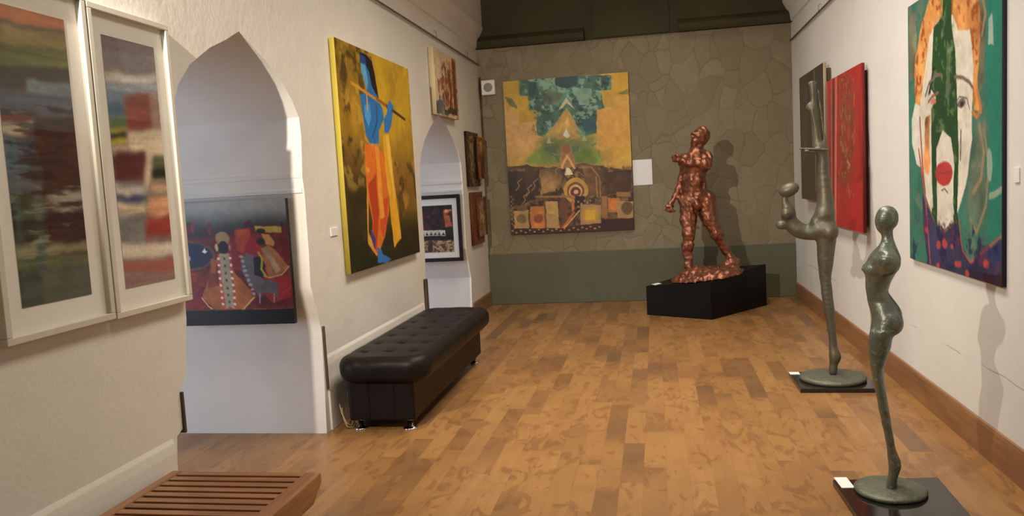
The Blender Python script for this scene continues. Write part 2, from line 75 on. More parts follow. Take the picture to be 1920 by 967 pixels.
ART_TEMPLE = [["P",[196,152,58],[[-0.028,-0.093],[1.081,-0.016],[1.051,0.627],[-0.063,0.571]],0.07],["S",[206,160,90],[[-0.042,0.167],[0.28,0.251],[0.267,0.51],[-0.059,0.492]],0.08,0.05],["S",[200,150,40],[[0.787,0.282],[1.02,0.296],[1.012,0.473],[0.779,0.46]],0.06,0.06],["M",[150,120,40],[[-0.054,0.401],[1.059,0.463],[1.051,0.627],[-0.063,0.571]],6,0.2,0.4,0.5],["P",[186,148,34],[[0.001,-0.013],[0.294,-0.019],[0.279,0.277],[0.117,0.268],[0.109,0.111],[-0.005,0.091]],0.05],["P",[200,155,36],[[0.771,-0.025],[1.019,-0.02],[1.011,0.156],[0.794,0.142]],0.05],["P",[120,112,60],[[0.008,0.098],[0.068,0.115],[0.105,0.189],[0.041,0.159]],0.1],["P",[130,120,60],[[0.904,0.137],[1.001,0.105],[1.0,0.143]],0.1],["P",[205,150,60],[[0.744,0.215],[1.001,0.206],[0.989,0.472],[0.748,0.458]],0.05],["P",[66,112,96],[[0.136,-0.006],[0.866,0.005],[0.861,0.115],[0.748,0.114],[0.782,0.129],[0.803,0.219],[0.746,0.231],[0.739,0.375],[0.625,0.394],[0.507,0.201],[0.323,0.364],[0.267,0.352],[0.266,0.214],[0.201,0.205],[0.203,0.111],[0.13,0.102]],0.22],["M",[36,74,78],[[0.136,-0.006],[0.866,0.005],[0.861,0.115],[0.748,0.114],[0.782,0.129],[0.803,0.219],[0.746,0.231],[0.739,0.375],[0.625,0.394],[0.507,0.201],[0.323,0.364],[0.267,0.352],[0.266,0.214],[0.201,0.205],[0.203,0.111],[0.13,0.102]],14,0.3,0.2,0.6],["M",[140,178,146],[[0.136,-0.006],[0.866,0.005],[0.861,0.115],[0.782,0.129],[0.803,0.219],[0.746,0.231],[0.739,0.375],[0.625,0.394],[0.507,0.201],[0.323,0.364],[0.267,0.352],[0.266,0.214],[0.201,0.205],[0.203,0.111]],22,0.15,0.15,0.75],["M",[22,52,58],[[0.22,-0.005],[0.866,0.005],[0.861,0.115],[0.748,0.12],[0.736,0.375],[0.504,0.265],[0.259,0.341]],26,0.45,0.1,0.7],["P",[40,70,72],[[0.421,-0.003],[0.612,0.0],[0.593,0.065],[0.513,0.073],[0.434,0.055]],0.15],["P",[30,74,84],[[0.63,0.272],[0.741,0.266],[0.736,0.368],[0.657,0.383]],0.15],["P",[36,74,70],[[0.211,0.021],[0.275,0.031],[0.287,0.11],[0.215,0.105]],0.2],["P",[120,150,120],[[0.337,0.087],[0.418,0.067],[0.48,0.109],[0.444,0.184],[0.348,0.178]],0.25],["P",[110,150,130],[[0.561,0.076],[0.703,0.085],[0.698,0.187],[0.587,0.18]],0.25],["S",[112,124,66],[[0.29,0.362],[0.728,0.38],[0.73,0.496],[0.774,0.562],[0.249,0.541]],0.03,0.15],["M",[60,100,70],[[0.275,0.355],[0.736,0.375],[0.774,0.562],[0.249,0.541]],14,0.1,0.2,0.7],["M",[170,160,80],[[0.275,0.355],[0.736,0.375],[0.774,0.562],[0.249,0.541]],18,0.4,0.15,0.7],["S",[104,128,52],[[0.168,0.53],[0.207,0.478],[0.31,0.447],[0.365,0.476],[0.457,0.558]],0.012,0.15],["S",[104,130,48],[[0.537,0.556],[0.589,0.475],[0.661,0.447],[0.746,0.497],[0.782,0.562]],0.012,0.15],["P",[196,186,150],[[0.436,0.212],[0.501,0.131],[0.567,0.215],[0.531,0.189],[0.502,0.165],[0.472,0.196]]],["P",[176,140,70],[[0.348,0.346],[0.507,0.201],[0.626,0.355],[0.58,0.334],[0.504,0.265],[0.429,0.325]],0.12],["P",[190,150,80],[[0.41,0.388],[0.504,0.252],[0.585,0.398]],0.15],["P",[205,205,190],[[0.467,0.372],[0.498,0.326],[0.527,0.375],[0.505,0.393]]],["P",[170,170,130],[[0.336,0.41],[0.355,0.366],[0.378,0.412]],0.1],["P",[170,170,130],[[0.616,0.413],[0.641,0.373],[0.665,0.413]],0.1],["P",[180,124,66],[[0.456,0.429],[0.535,0.434],[0.558,0.587],[0.432,0.58]],0.14],["E",[160,100,60],[0.494,0.457,0.035,0.029],0.1],["P",[92,66,44],[[-0.062,0.551],[0.168,0.543],[0.423,0.595],[0.617,0.554],[0.897,0.6],[1.053,0.589],[1.031,1.059],[-0.087,1.023]],0.22],["M",[140,104,58],[[-0.062,0.551],[1.053,0.589],[1.042,0.83],[-0.075,0.793]],18,0.2,0.12,0.75],["M",[44,28,22],[[-0.062,0.551],[1.053,0.589],[1.031,1.059],[-0.087,1.023]],22,0.25,0.12,0.75],["M",[176,132,74],[[-0.063,0.571],[1.052,0.608],[1.043,0.805],[-0.074,0.78]],34,0.5,0.1,0.7],["P",[130,100,58],[[0.263,0.587],[0.424,0.576],[0.469,0.649],[0.384,0.749],[0.255,0.743]],0.3],["P",[120,84,48],[[0.6,0.566],[0.725,0.591],[0.733,0.765],[0.646,0.761]],0.25],["P",[60,40,32],[[-0.006,0.587],[0.247,0.586],[0.237,0.768],[0.007,0.81]],0.25],["P",[70,44,32],[[0.772,0.613],[1.006,0.612],[1.002,0.752],[0.796,0.768]],0.2],["L",[148,112,66],[[0.061,0.708],[0.092,0.681],[0.077,0.656],[0.114,0.635]],0.0085],["L",[148,112,66],[[0.141,0.751],[0.171,0.723],[0.156,0.699],[0.193,0.678]],0.0094],["L",[148,112,66],[[0.191,0.714],[0.222,0.687],[0.207,0.663],[0.244,0.641]],0.0079],["L",[148,112,66],[[0.254,0.756],[0.285,0.729],[0.27,0.705],[0.306,0.683]],0.0079],["L",[148,112,66],[[0.307,0.68],[0.337,0.653],[0.322,0.629],[0.359,0.608]],0.0085],["L",[148,112,66],[[0.373,0.645],[0.403,0.618],[0.388,0.594],[0.425,0.572]],0.0079],["L",[148,112,66],[[0.105,0.801],[0.136,0.774],[0.121,0.75],[0.158,0.728]],0.0079],["P",[212,160,96],[[0.428,0.576],[0.492,0.493],[0.558,0.587],[0.539,0.591],[0.491,0.521],[0.446,0.586]]],["P",[232,216,180],[[0.462,0.623],[0.477,0.579],[0.504,0.58],[0.534,0.627]]],["L",[150,110,60],[[0.583,0.584],[0.679,0.583],[0.738,0.65],[0.742,0.778]],0.0126],["L",[150,110,62],[[0.715,0.649],[0.717,0.777]],0.013],["L",[110,60,40],[[0.732,0.649],[0.732,0.778]],0.01],["E",[190,146,62],[0.548,0.728,0.098,0.08],0.04],["E",[120,70,40],[0.548,0.733,0.069,0.057]],["E",[206,172,110],[0.547,0.736,0.054,0.043]],["E",[110,50,36],[0.547,0.741,0.041,0.033]],["E",[216,168,140],[0.55,0.741,0.018,0.014]],["P",[44,26,24],[[0.543,0.769],[0.622,0.773],[0.586,0.861],[0.522,0.871]]],["L",[150,104,58],[[0.222,0.757],[0.527,0.768]],0.0161],["L",[190,110,60],[[0.52,0.768],[0.518,0.871],[0.412,0.977]],0.0227],["L",[214,160,100],[[0.57,0.86],[0.433,0.974]],0.0102],["L",[130,52,36],[[0.552,0.834],[0.411,0.965]],0.0109],["P",[176,140,80],[[0.038,0.835],[0.162,0.84],[0.156,0.963],[0.032,0.958]],0.12],["P",[196,118,48],[[0.178,0.818],[0.286,0.822],[0.279,0.968],[0.17,0.963]],0.12],["P",[170,136,80],[[0.301,0.792],[0.404,0.796],[0.395,0.972],[0.292,0.968]],0.12],["E",[186,150,76],[0.347,0.844,0.045,0.037],0.1],["E",[150,80,50],[0.234,0.898,0.039,0.031],0.1],["E",[120,100,60],[0.101,0.893,0.042,0.034],0.15],["P",[104,66,40],[[0.414,0.789],[0.481,0.792],[0.476,0.898],[0.408,0.895]],0.1],["P",[168,130,80],[[0.58,0.822],[0.741,0.829],[0.735,0.96],[0.573,0.954]],0.06],["E",[190,140,50],[0.656,0.892,0.063,0.052]],["P",[206,160,48],[[0.618,0.857],[0.697,0.861],[0.694,0.925],[0.615,0.922]]],["P",[150,100,56],[[0.748,0.778],[0.795,0.78],[0.789,0.916],[0.741,0.914]],0.1],["P",[180,112,50],[[0.798,0.788],[0.898,0.793],[0.893,0.882],[0.794,0.878]],0.05],["E",[214,120,50],[0.846,0.834,0.04,0.033]],["P",[172,134,80],[[0.875,0.812],[0.999,0.818],[0.994,0.925],[0.87,0.919]],0.06],["E",[96,70,46],[0.951,0.862,0.043,0.04],0.1],["P",[150,104,60],[[0.875,0.751],[0.983,0.756],[0.982,0.789],[0.873,0.784]],0.1],["P",[48,28,26],[[0.741,0.919],[1.022,0.931],[1.018,1.01],[0.737,0.999]],0.06],["P",[60,32,28],[[-0.001,0.957],[0.437,0.969],[1.006,0.93],[1.017,1.045],[-0.021,1.019]],0.1],["P",[170,130,80],[[0.007,0.965],[0.023,0.965],[0.023,0.976],[0.006,0.975]]],["P",[170,130,80],[[0.042,0.977],[0.059,0.977],[0.058,0.988],[0.042,0.987]]],["P",[170,130,80],[[0.079,0.965],[0.095,0.966],[0.095,0.976],[0.078,0.975]]],["P",[170,130,80],[[0.114,0.977],[0.131,0.978],[0.13,0.988],[0.114,0.987]]],["P",[170,130,80],[[0.151,0.965],[0.167,0.966],[0.167,0.976],[0.15,0.976]]],["P",[170,130,80],[[0.186,0.977],[0.202,0.978],[0.202,0.988],[0.186,0.988]]],["P",[170,130,80],[[0.222,0.965],[0.239,0.966],[0.238,0.977],[0.222,0.976]]],["P",[170,130,80],[[0.258,0.977],[0.274,0.978],[0.273,0.988],[0.257,0.988]]],["P",[170,130,80],[[0.294,0.966],[0.31,0.966],[0.309,0.977],[0.293,0.976]]],["P",[170,130,80],[[0.329,0.977],[0.345,0.978],[0.344,0.988],[0.328,0.988]]],["P",[170,130,80],[[0.365,0.966],[0.381,0.967],[0.38,0.977],[0.364,0.976]]],["P",[170,130,80],[[0.399,0.978],[0.416,0.978],[0.415,0.989],[0.399,0.988]]],["P",[170,130,80],[[0.435,0.966],[0.451,0.967],[0.451,0.977],[0.435,0.976]]],["P",[170,130,80],[[0.47,0.978],[0.486,0.978],[0.486,0.989],[0.47,0.988]]],["P",[170,130,80],[[0.506,0.966],[0.522,0.967],[0.521,0.977],[0.505,0.977]]],["P",[170,130,80],[[0.54,0.978],[0.556,0.979],[0.556,0.989],[0.54,0.988]]],["P",[170,130,80],[[0.576,0.967],[0.592,0.967],[0.591,0.977],[0.575,0.977]]],["P",[170,130,80],[[0.61,0.978],[0.626,0.979],[0.626,0.989],[0.61,0.988]]],["P",[170,130,80],[[0.646,0.967],[0.662,0.967],[0.661,0.978],[0.645,0.977]]],["P",[170,130,80],[[0.68,0.978],[0.696,0.979],[0.695,0.989],[0.679,0.989]]],["P",[170,130,80],[[0.715,0.967],[0.731,0.968],[0.731,0.978],[0.715,0.977]]],["P",[166,126,78],[[0.56,0.798],[0.573,0.799],[0.572,0.812],[0.56,0.811]]],["P",[166,126,78],[[0.559,0.829],[0.571,0.83],[0.571,0.842],[0.558,0.842]]],["P",[166,126,78],[[0.583,0.812],[0.596,0.813],[0.596,0.825],[0.583,0.825]]],["P",[166,126,78],[[0.582,0.843],[0.595,0.843],[0.594,0.856],[0.581,0.856]]],["P",[166,126,78],[[0.608,0.795],[0.621,0.796],[0.62,0.809],[0.607,0.808]]],["P",[166,126,78],[[0.607,0.826],[0.619,0.827],[0.619,0.839],[0.606,0.839]]],["P",[166,126,78],[[0.631,0.809],[0.644,0.81],[0.643,0.822],[0.631,0.822]]],["P",[166,126,78],[[0.63,0.84],[0.642,0.84],[0.642,0.853],[0.629,0.853]]],["P",[166,126,78],[[0.656,0.792],[0.668,0.793],[0.668,0.806],[0.655,0.805]]],["P",[166,126,78],[[0.654,0.823],[0.667,0.823],[0.666,0.836],[0.654,0.836]]],["P",[150,116,70],[[0.017,0.745],[0.028,0.746],[0.028,0.755],[0.016,0.754]]],["P",[150,116,70],[[0.029,0.76],[0.04,0.76],[0.04,0.77],[0.029,0.769]]],["P",[150,116,70],[[0.015,0.774],[0.027,0.774],[0.026,0.783],[0.015,0.783]]],["P",[150,116,70],[[0.027,0.789],[0.039,0.789],[0.038,0.798],[0.027,0.798]]],["P",[150,116,70],[[0.014,0.802],[0.025,0.803],[0.025,0.812],[0.013,0.812]]],["P",[150,116,70],[[0.026,0.817],[0.037,0.818],[0.037,0.827],[0.026,0.827]]],["P",[150,116,70],[[0.012,0.831],[0.024,0.832],[0.023,0.841],[0.012,0.84]]],["P",[150,116,70],[[0.024,0.846],[0.036,0.847],[0.035,0.856],[0.024,0.855]]],["P",[150,116,70],[[0.011,0.86],[0.022,0.861],[0.022,0.87],[0.01,0.869]]],["P",[150,116,70],[[0.023,0.875],[0.034,0.875],[0.034,0.885],[0.023,0.884]]],["P",[150,116,70],[[0.009,0.889],[0.021,0.889],[0.02,0.898],[0.009,0.898]]],["P",[150,116,70],[[0.021,0.904],[0.033,0.904],[0.032,0.913],[0.021,0.913]]],["P",[150,116,70],[[0.008,0.918],[0.019,0.918],[0.019,0.927],[0.007,0.927]]],["P",[150,116,70],[[0.02,0.933],[0.031,0.933],[0.031,0.942],[0.019,0.942]]]]
ART_FOLK = [["P",[112,26,24],[[-0.03,-0.012],[1.097,-0.012],[1.021,1.023],[-0.085,1.008]],0.12],["S",[34,34,34],[[-0.077,-0.059],[1.1,-0.06],[1.082,0.191],[0.718,0.237],[0.41,0.266],[-0.097,0.316]],0.03,0.1],["S",[92,96,96],[[-0.077,-0.059],[1.1,-0.06],[1.084,0.167],[-0.091,0.188]],0.05,0.05],["S",[146,150,146],[[-0.077,-0.059],[1.1,-0.06],[1.088,0.108],[-0.087,0.123]],0.045,0.04],["M",[150,60,34],[[0.281,0.295],[1.048,0.298],[1.008,0.861],[-0.002,0.849],[0.015,0.549]],12,0.4,0.15,0.5],["M",[60,16,18],[[-0.047,0.317],[1.047,0.321],[1.007,0.872],[-0.077,0.86]],9,0.3,0.2,0.6],["P",[110,40,48],[[0.181,0.165],[0.21,0.153],[0.21,0.236],[0.184,0.25]],0.3],["P",[110,40,48],[[0.213,0.165],[0.242,0.153],[0.242,0.236],[0.216,0.25]],0.3],["P",[110,40,48],[[0.34,0.165],[0.368,0.154],[0.369,0.236],[0.342,0.25]],0.3],["P",[110,40,48],[[0.646,0.166],[0.675,0.154],[0.674,0.237],[0.648,0.251]],0.3],["P",[110,40,48],[[0.671,0.166],[0.7,0.154],[0.7,0.237],[0.674,0.251]],0.3],["P",[150,28,34],[[0.586,0.296],[0.714,0.296],[0.997,0.651],[0.987,0.791],[0.831,0.836],[0.596,0.53]],0.1],["E",[96,66,40],[0.166,0.428,0.222,0.121],0.1],["E",[24,30,60],[0.166,0.428,0.202,0.107],0.08],["P",[14,22,70],[[0.087,0.387],[0.228,0.341],[0.272,0.447],[0.144,0.481]],0.1],["P",[215,215,215],[[0.11,0.37],[0.129,0.359],[0.136,0.334],[0.142,0.359],[0.159,0.37],[0.133,0.385]]],["P",[215,215,215],[[0.283,0.394],[0.301,0.384],[0.309,0.358],[0.315,0.384],[0.332,0.394],[0.306,0.409]]],["P",[215,215,215],[[0.009,0.459],[0.027,0.448],[0.035,0.423],[0.041,0.449],[0.058,0.459],[0.032,0.474]]],["E",[150,160,200],[0.174,0.448,0.012,0.018]],["P",[150,50,26],[[0.565,0.225],[0.694,0.214],[0.689,0.284],[0.604,0.413],[0.555,0.39]],0.15],["P",[175,70,30],[[0.577,0.237],[0.668,0.225],[0.652,0.261],[0.586,0.296]],0.1],["P",[168,92,42],[[0.411,0.447],[0.326,0.598],[0.248,0.769],[0.359,0.883],[0.47,0.914],[0.58,0.879],[0.692,0.774],[0.602,0.647],[0.52,0.53]],0.12],["P",[130,52,26],[[0.329,0.552],[0.421,0.494],[0.409,0.692],[0.295,0.702]],0.2],["L",[205,190,130],[[0.248,0.769],[0.299,0.841],[0.371,0.894],[0.47,0.917],[0.573,0.885],[0.682,0.778]],0.0086],["P",[190,60,50],[[0.405,0.424],[0.522,0.425],[0.536,0.873],[0.422,0.877]],0.1],["P",[158,150,120],[[0.423,0.419],[0.507,0.42],[0.514,0.867],[0.438,0.866]],0.06],["E",[60,52,44],[0.464,0.459,0.009,0.011]],["E",[60,52,44],[0.465,0.518,0.009,0.01]],["E",[60,52,44],[0.467,0.576,0.008,0.011]],["E",[60,52,44],[0.468,0.634,0.009,0.011]],["E",[60,52,44],[0.469,0.692,0.009,0.011]],["E",[60,52,44],[0.471,0.75,0.009,0.011]],["E",[60,52,44],[0.472,0.808,0.009,0.011]],["E",[224,214,200],[0.413,0.459,0.012,0.011]],["E",[224,214,200],[0.414,0.512,0.011,0.01]],["E",[224,214,200],[0.414,0.564,0.012,0.011]],["E",[224,214,200],[0.415,0.616,0.011,0.011]],["E",[224,214,200],[0.415,0.669,0.012,0.01]],["E",[224,214,200],[0.416,0.721,0.011,0.01]],["E",[224,214,200],[0.416,0.773,0.012,0.01]],["E",[224,214,200],[0.417,0.825,0.011,0.01]],["E",[224,214,200],[0.515,0.46,0.011,0.01]],["E",[224,214,200],[0.516,0.512,0.011,0.011]],["E",[224,214,200],[0.517,0.565,0.011,0.01]],["E",[224,214,200],[0.518,0.617,0.012,0.011]],["E",[224,214,200],[0.519,0.67,0.012,0.01]],["E",[224,214,200],[0.521,0.722,0.011,0.01]],["E",[224,214,200],[0.522,0.774,0.011,0.011]],["E",[224,214,200],[0.523,0.826,0.011,0.011]],["P",[186,48,40],[[0.435,0.877],[0.475,0.843],[0.511,0.878],[0.474,0.903]]],["E",[146,120,78],[0.459,0.295,0.058,0.057],0.1],["E",[22,20,22],[0.463,0.368,0.043,0.054]],["E",[190,160,110],[0.409,0.365,0.012,0.031]],["E",[190,100,80],[0.513,0.366,0.01,0.026]],["P",[150,70,36],[[0.347,0.459],[0.397,0.471],[0.386,0.575],[0.348,0.575]],0.1],["P",[176,150,56],[[0.733,0.209],[0.796,0.216],[0.958,0.221],[0.962,0.274],[0.921,0.271],[0.845,0.264],[0.736,0.252]],0.05],["L",[30,26,26],[[0.955,0.191],[0.954,0.283]],0.01],["P",[176,120,56],[[0.78,0.273],[0.844,0.279],[0.89,0.344],[0.875,0.377],[0.813,0.356]],0.05],["E",[30,24,24],[0.776,0.332,0.033,0.028]],["E",[24,22,22],[0.779,0.252,0.038,0.019]],["P",[150,92,50],[[0.773,0.379],[0.838,0.356],[0.91,0.439],[0.985,0.533],[0.924,0.603],[0.82,0.626],[0.777,0.497]],0.14],["L",[200,176,100],[[0.985,0.539],[0.924,0.603],[0.82,0.626],[0.764,0.602]],0.0069],["P",[170,140,110],[[0.773,0.379],[0.811,0.373],[0.914,0.556],[0.874,0.579]],0.15],["P",[92,88,94],[[0.642,0.421],[0.705,0.437],[0.756,0.625],[0.843,0.649],[0.894,0.664],[0.888,0.743],[0.87,0.813],[0.855,0.754],[0.747,0.753],[0.725,0.823],[0.709,0.753],[0.639,0.659],[0.596,0.542],[0.597,0.449]],0.14],["E",[150,148,152],[0.604,0.449,0.016,0.011]],["E",[150,148,152],[0.613,0.486,0.016,0.012]],["E",[150,148,152],[0.622,0.524,0.016,0.011]],["E",[150,148,152],[0.631,0.561,0.016,0.012]],["E",[150,148,152],[0.64,0.599,0.016,0.011]],["E",[150,148,152],[0.649,0.636,0.016,0.012]],["E",[150,148,152],[0.658,0.673,0.016,0.012]],["E",[150,148,152],[0.667,0.711,0.015,0.011]],["E",[150,148,152],[0.676,0.748,0.015,0.012]],["P",[26,26,40],[[0.703,0.461],[0.768,0.45],[0.8,0.532],[0.769,0.625],[0.706,0.601]],0.08],["L",[168,150,40],[[0.747,0.42],[0.774,0.473],[0.761,0.555],[0.795,0.614]],0.0155],["L",[150,150,160],[[0.734,0.753],[0.724,0.825]],0.0069],["L",[150,150,160],[[0.849,0.754],[0.842,0.818]],0.007],["L",[150,70,50],[[0.913,0.755],[0.993,0.703]],0.0096],["L",[140,60,46],[[0.075,0.815],[0.219,0.702]],0.0062],["L",[150,60,46],[[0.133,0.573],[0.227,0.572]],0.0076],["P",[18,16,18],[[-0.077,0.865],[1.045,0.879],[1.033,1.035],[-0.085,1.019]],0.05],["L",[120,96,52],[[-0.003,0.867],[1.013,0.875]],0.0038]]
ART_CITY = [["P",[214,190,150],[[-0.362,-0.059],[1.238,-0.341],[1.238,1.059],[-0.362,1.122]],0.05],["P",[196,150,100],[[0.303,0.173],[0.974,-0.022],[0.974,0.95],[0.303,0.778]],0.2],["P",[150,72,40],[[0.556,0.204],[0.733,0.164],[0.733,0.846],[0.579,0.856]],0.25],["P",[136,62,40],[[0.793,0.03],[0.933,0.035],[0.923,0.902],[0.793,0.909]],0.1],["P",[190,130,90],[[0.127,0.479],[0.485,0.375],[0.485,0.926],[0.127,0.947]],0.3],["M",[110,56,30],[[0.303,0.221],[0.974,0.012],[0.974,0.95],[0.214,0.989]],16,0.2,0.15,0.7],["M",[232,214,180],[[-0.0,0.185],[0.773,0.075],[0.773,0.96],[-0.0,1.0]],14,0.3,0.15,0.7],["M",[60,44,36],[[0.127,0.713],[0.974,0.558],[0.974,0.967],[0.042,1.013]],20,0.35,0.12,0.7],["L",[120,60,36],[[0.439,0.171],[0.485,0.764]],0.0231],["L",[110,60,40],[[0.665,0.173],[0.651,0.752]],0.0289],["L",[90,50,40],[[0.509,0.438],[0.513,0.844]],0.024],["P",[104,108,108],[[-0.0,0.815],[0.348,0.758],[0.348,0.966],[-0.0,1.0]],0.2],["P",[70,60,56],[[0.348,0.87],[0.923,0.817],[0.923,0.936],[0.348,0.966]],0.25]]
ART_STRATA = [["S",[84,78,62],[[-0.105,-0.021],[1.582,-0.137],[1.062,1.067],[-0.282,1.006]],0.02,0.1],["S",[156,98,66],[[-0.105,-0.021],[1.582,-0.137],[1.51,0.031],[-0.12,0.063]],0.02,0.05],["S",[122,106,64],[[-0.122,0.077],[1.503,0.047],[1.475,0.112],[-0.132,0.132]],0.02,0.08],["S",[96,98,58],[[-0.132,0.132],[1.479,0.104],[1.445,0.182],[-0.145,0.206]],0.02,0.08],["S",[66,58,50],[[-0.146,0.212],[1.455,0.159],[1.431,0.213],[-0.159,0.291]],0.02,0.08],["S",[104,116,118],[[0.37,0.238],[1.424,0.229],[1.402,0.282],[0.35,0.316]],0.02,0.1],["S",[84,90,98],[[-0.158,0.284],[1.402,0.282],[1.376,0.342],[-0.171,0.361]],0.02,0.1],["S",[112,52,40],[[-0.069,0.364],[0.426,0.352],[0.417,0.385],[-0.076,0.402]],0.02,0.1],["S",[176,166,136],[[-0.074,0.392],[0.405,0.385],[0.395,0.425],[-0.081,0.427]],0.02,0.06],["S",[70,92,104],[[-0.083,0.44],[0.433,0.431],[0.415,0.596],[-0.063,0.597]],0.02,0.25],["S",[62,42,36],[[0.434,0.365],[1.376,0.342],[1.254,0.623],[0.438,0.615]],0.02,0.08],["S",[84,96,98],[[-0.051,0.537],[0.436,0.521],[0.401,0.645],[-0.022,0.644]],0.02,0.2],["S",[150,146,132],[[0.462,0.627],[1.063,0.616],[1.079,0.655],[0.566,0.659]],0.02,0.12],["S",[120,112,104],[[0.534,0.671],[1.074,0.668],[1.064,0.694],[0.554,0.695]],0.02,0.2],["S",[52,40,34],[[0.444,0.688],[1.098,0.688],[1.051,0.802],[0.418,0.778]],0.02,0.12],["S",[60,74,56],[[-0.017,0.62],[0.464,0.621],[0.442,0.79],[-0.001,0.781]],0.02,0.15],["S",[132,130,100],[[-0.051,0.786],[1.051,0.802],[1.069,0.833],[-0.013,0.836]],0.02,0.1],["S",[88,96,66],[[-0.013,0.836],[1.067,0.839],[1.072,0.901],[-0.025,0.891]],0.02,0.1],["S",[58,72,54],[[-0.021,0.875],[0.389,0.875],[0.343,1.034],[-0.052,1.016]],0.02,0.15],["S",[76,80,64],[[0.335,0.879],[1.144,0.878],[1.062,1.067],[0.292,1.032]],0.02,0.08],["S",[76,90,82],[[0.303,0.497],[0.443,0.495],[0.381,0.903],[0.276,0.9]],0.02,0.15],["M",[30,26,22],[[-0.059,0.313],[1.389,0.312],[1.176,0.804],[-0.148,0.778]],9,0.1,0.3,0.6],["M",[176,170,150],[[-0.113,0.597],[1.266,0.596],[1.144,0.878],[-0.16,0.844]],9,0.3,0.3,0.5]]
ART_BANDS = [["S",[130,118,112],[[-0.102,-0.017],[1.54,-0.114],[1.132,1.057],[-0.397,0.995]],0.03,0.08],["S",[112,102,104],[[-0.102,-0.017],[1.516,-0.047],[1.493,0.021],[-0.127,0.07]],0.03,0.05],["S",[122,118,122],[[-0.127,0.07],[1.487,0.037],[1.472,0.079],[-0.144,0.128]],0.03,0.05],["S",[192,186,176],[[-0.151,0.15],[1.461,0.113],[1.451,0.141],[-0.163,0.193]],0.03,0.1],["S",[150,160,172],[[-0.163,0.193],[1.451,0.141],[1.433,0.191],[-0.172,0.222]],0.03,0.1],["S",[64,98,124],[[-0.186,0.272],[0.338,0.248],[0.318,0.312],[-0.201,0.322]],0.03,0.1],["S",[100,124,142],[[-0.172,0.222],[0.386,0.209],[0.37,0.262],[-0.186,0.272]],0.03,0.1],["S",[132,62,52],[[0.329,0.229],[0.844,0.205],[0.829,0.348],[0.298,0.375]],0.03,0.1],["S",[150,116,104],[[0.843,0.208],[1.262,0.186],[1.209,0.34],[0.829,0.348]],0.03,0.1],["S",[80,110,70],[[-0.036,0.327],[0.317,0.315],[0.305,0.353],[-0.046,0.36]],0.03,0.1],["S",[170,164,50],[[-0.012,0.36],[0.305,0.353],[0.298,0.378],[-0.019,0.384]],0.03,0.06],["S",[20,20,20],[[-0.019,0.384],[0.298,0.378],[0.292,0.396],[-0.024,0.402]],0.03,0.06],["S",[190,178,30],[[-0.024,0.402],[0.292,0.396],[0.285,0.419],[-0.031,0.425]],0.03,0.06],["S",[206,186,156],[[0.298,0.378],[1.124,0.342],[1.076,0.486],[0.681,0.467],[0.279,0.437]],0.03,0.08],["S",[200,176,146],[[-0.032,0.428],[0.284,0.422],[0.275,0.452],[-0.043,0.462]],0.03,0.1],["S",[92,40,40],[[0.025,0.464],[0.626,0.444],[0.596,0.536],[0.531,0.574],[0.007,0.568]],0.03,0.1],["S",[206,182,152],[[0.625,0.447],[0.777,0.458],[0.687,0.566],[0.512,0.634],[0.581,0.536]],0.03,0.05],["S",[70,80,50],[[0.772,0.473],[1.084,0.462],[1.049,0.565],[0.726,0.566]],0.03,0.2],["S",[30,26,24],[[0.739,0.528],[1.065,0.518],[1.055,0.546],[0.73,0.554]],0.03,0.06],["S",[170,140,110],[[0.687,0.566],[1.132,0.565],[1.11,0.629],[0.628,0.627]],0.03,0.15],["S",[196,190,182],[[0.001,0.589],[0.523,0.6],[0.512,0.634],[-0.01,0.625]],0.03,0.08],["S",[66,74,110],[[-0.012,0.632],[0.513,0.63],[0.62,0.654],[-0.019,0.657]],0.03,0.1],["S",[206,150,110],[[0.624,0.639],[1.108,0.637],[1.078,0.723],[0.524,0.714]],0.03,0.1],["S",[184,168,140],[[-0.019,0.657],[0.541,0.66],[0.523,0.717],[-0.015,0.711]],0.03,0.15],["S",[124,124,120],[[-0.015,0.711],[0.525,0.71],[0.489,0.822],[-0.011,0.811]],0.03,0.08],["S",[166,62,52],[[0.507,0.72],[1.079,0.72],[1.046,0.818],[0.472,0.829]],0.03,0.08],["S",[120,90,84],[[0.479,0.807],[1.051,0.802],[1.039,0.836],[0.47,0.833]],0.03,0.1],["S",[206,192,172],[[-0.046,0.813],[1.038,0.839],[1.019,0.896],[-0.065,0.874]],0.03,0.06],["S",[160,82,68],[[-0.035,0.889],[1.016,0.903],[1.036,0.967],[-0.05,0.938]],0.03,0.08],["S",[140,108,100],[[-0.052,0.945],[1.078,0.968],[1.048,1.054],[-0.071,1.009]],0.03,0.06]]
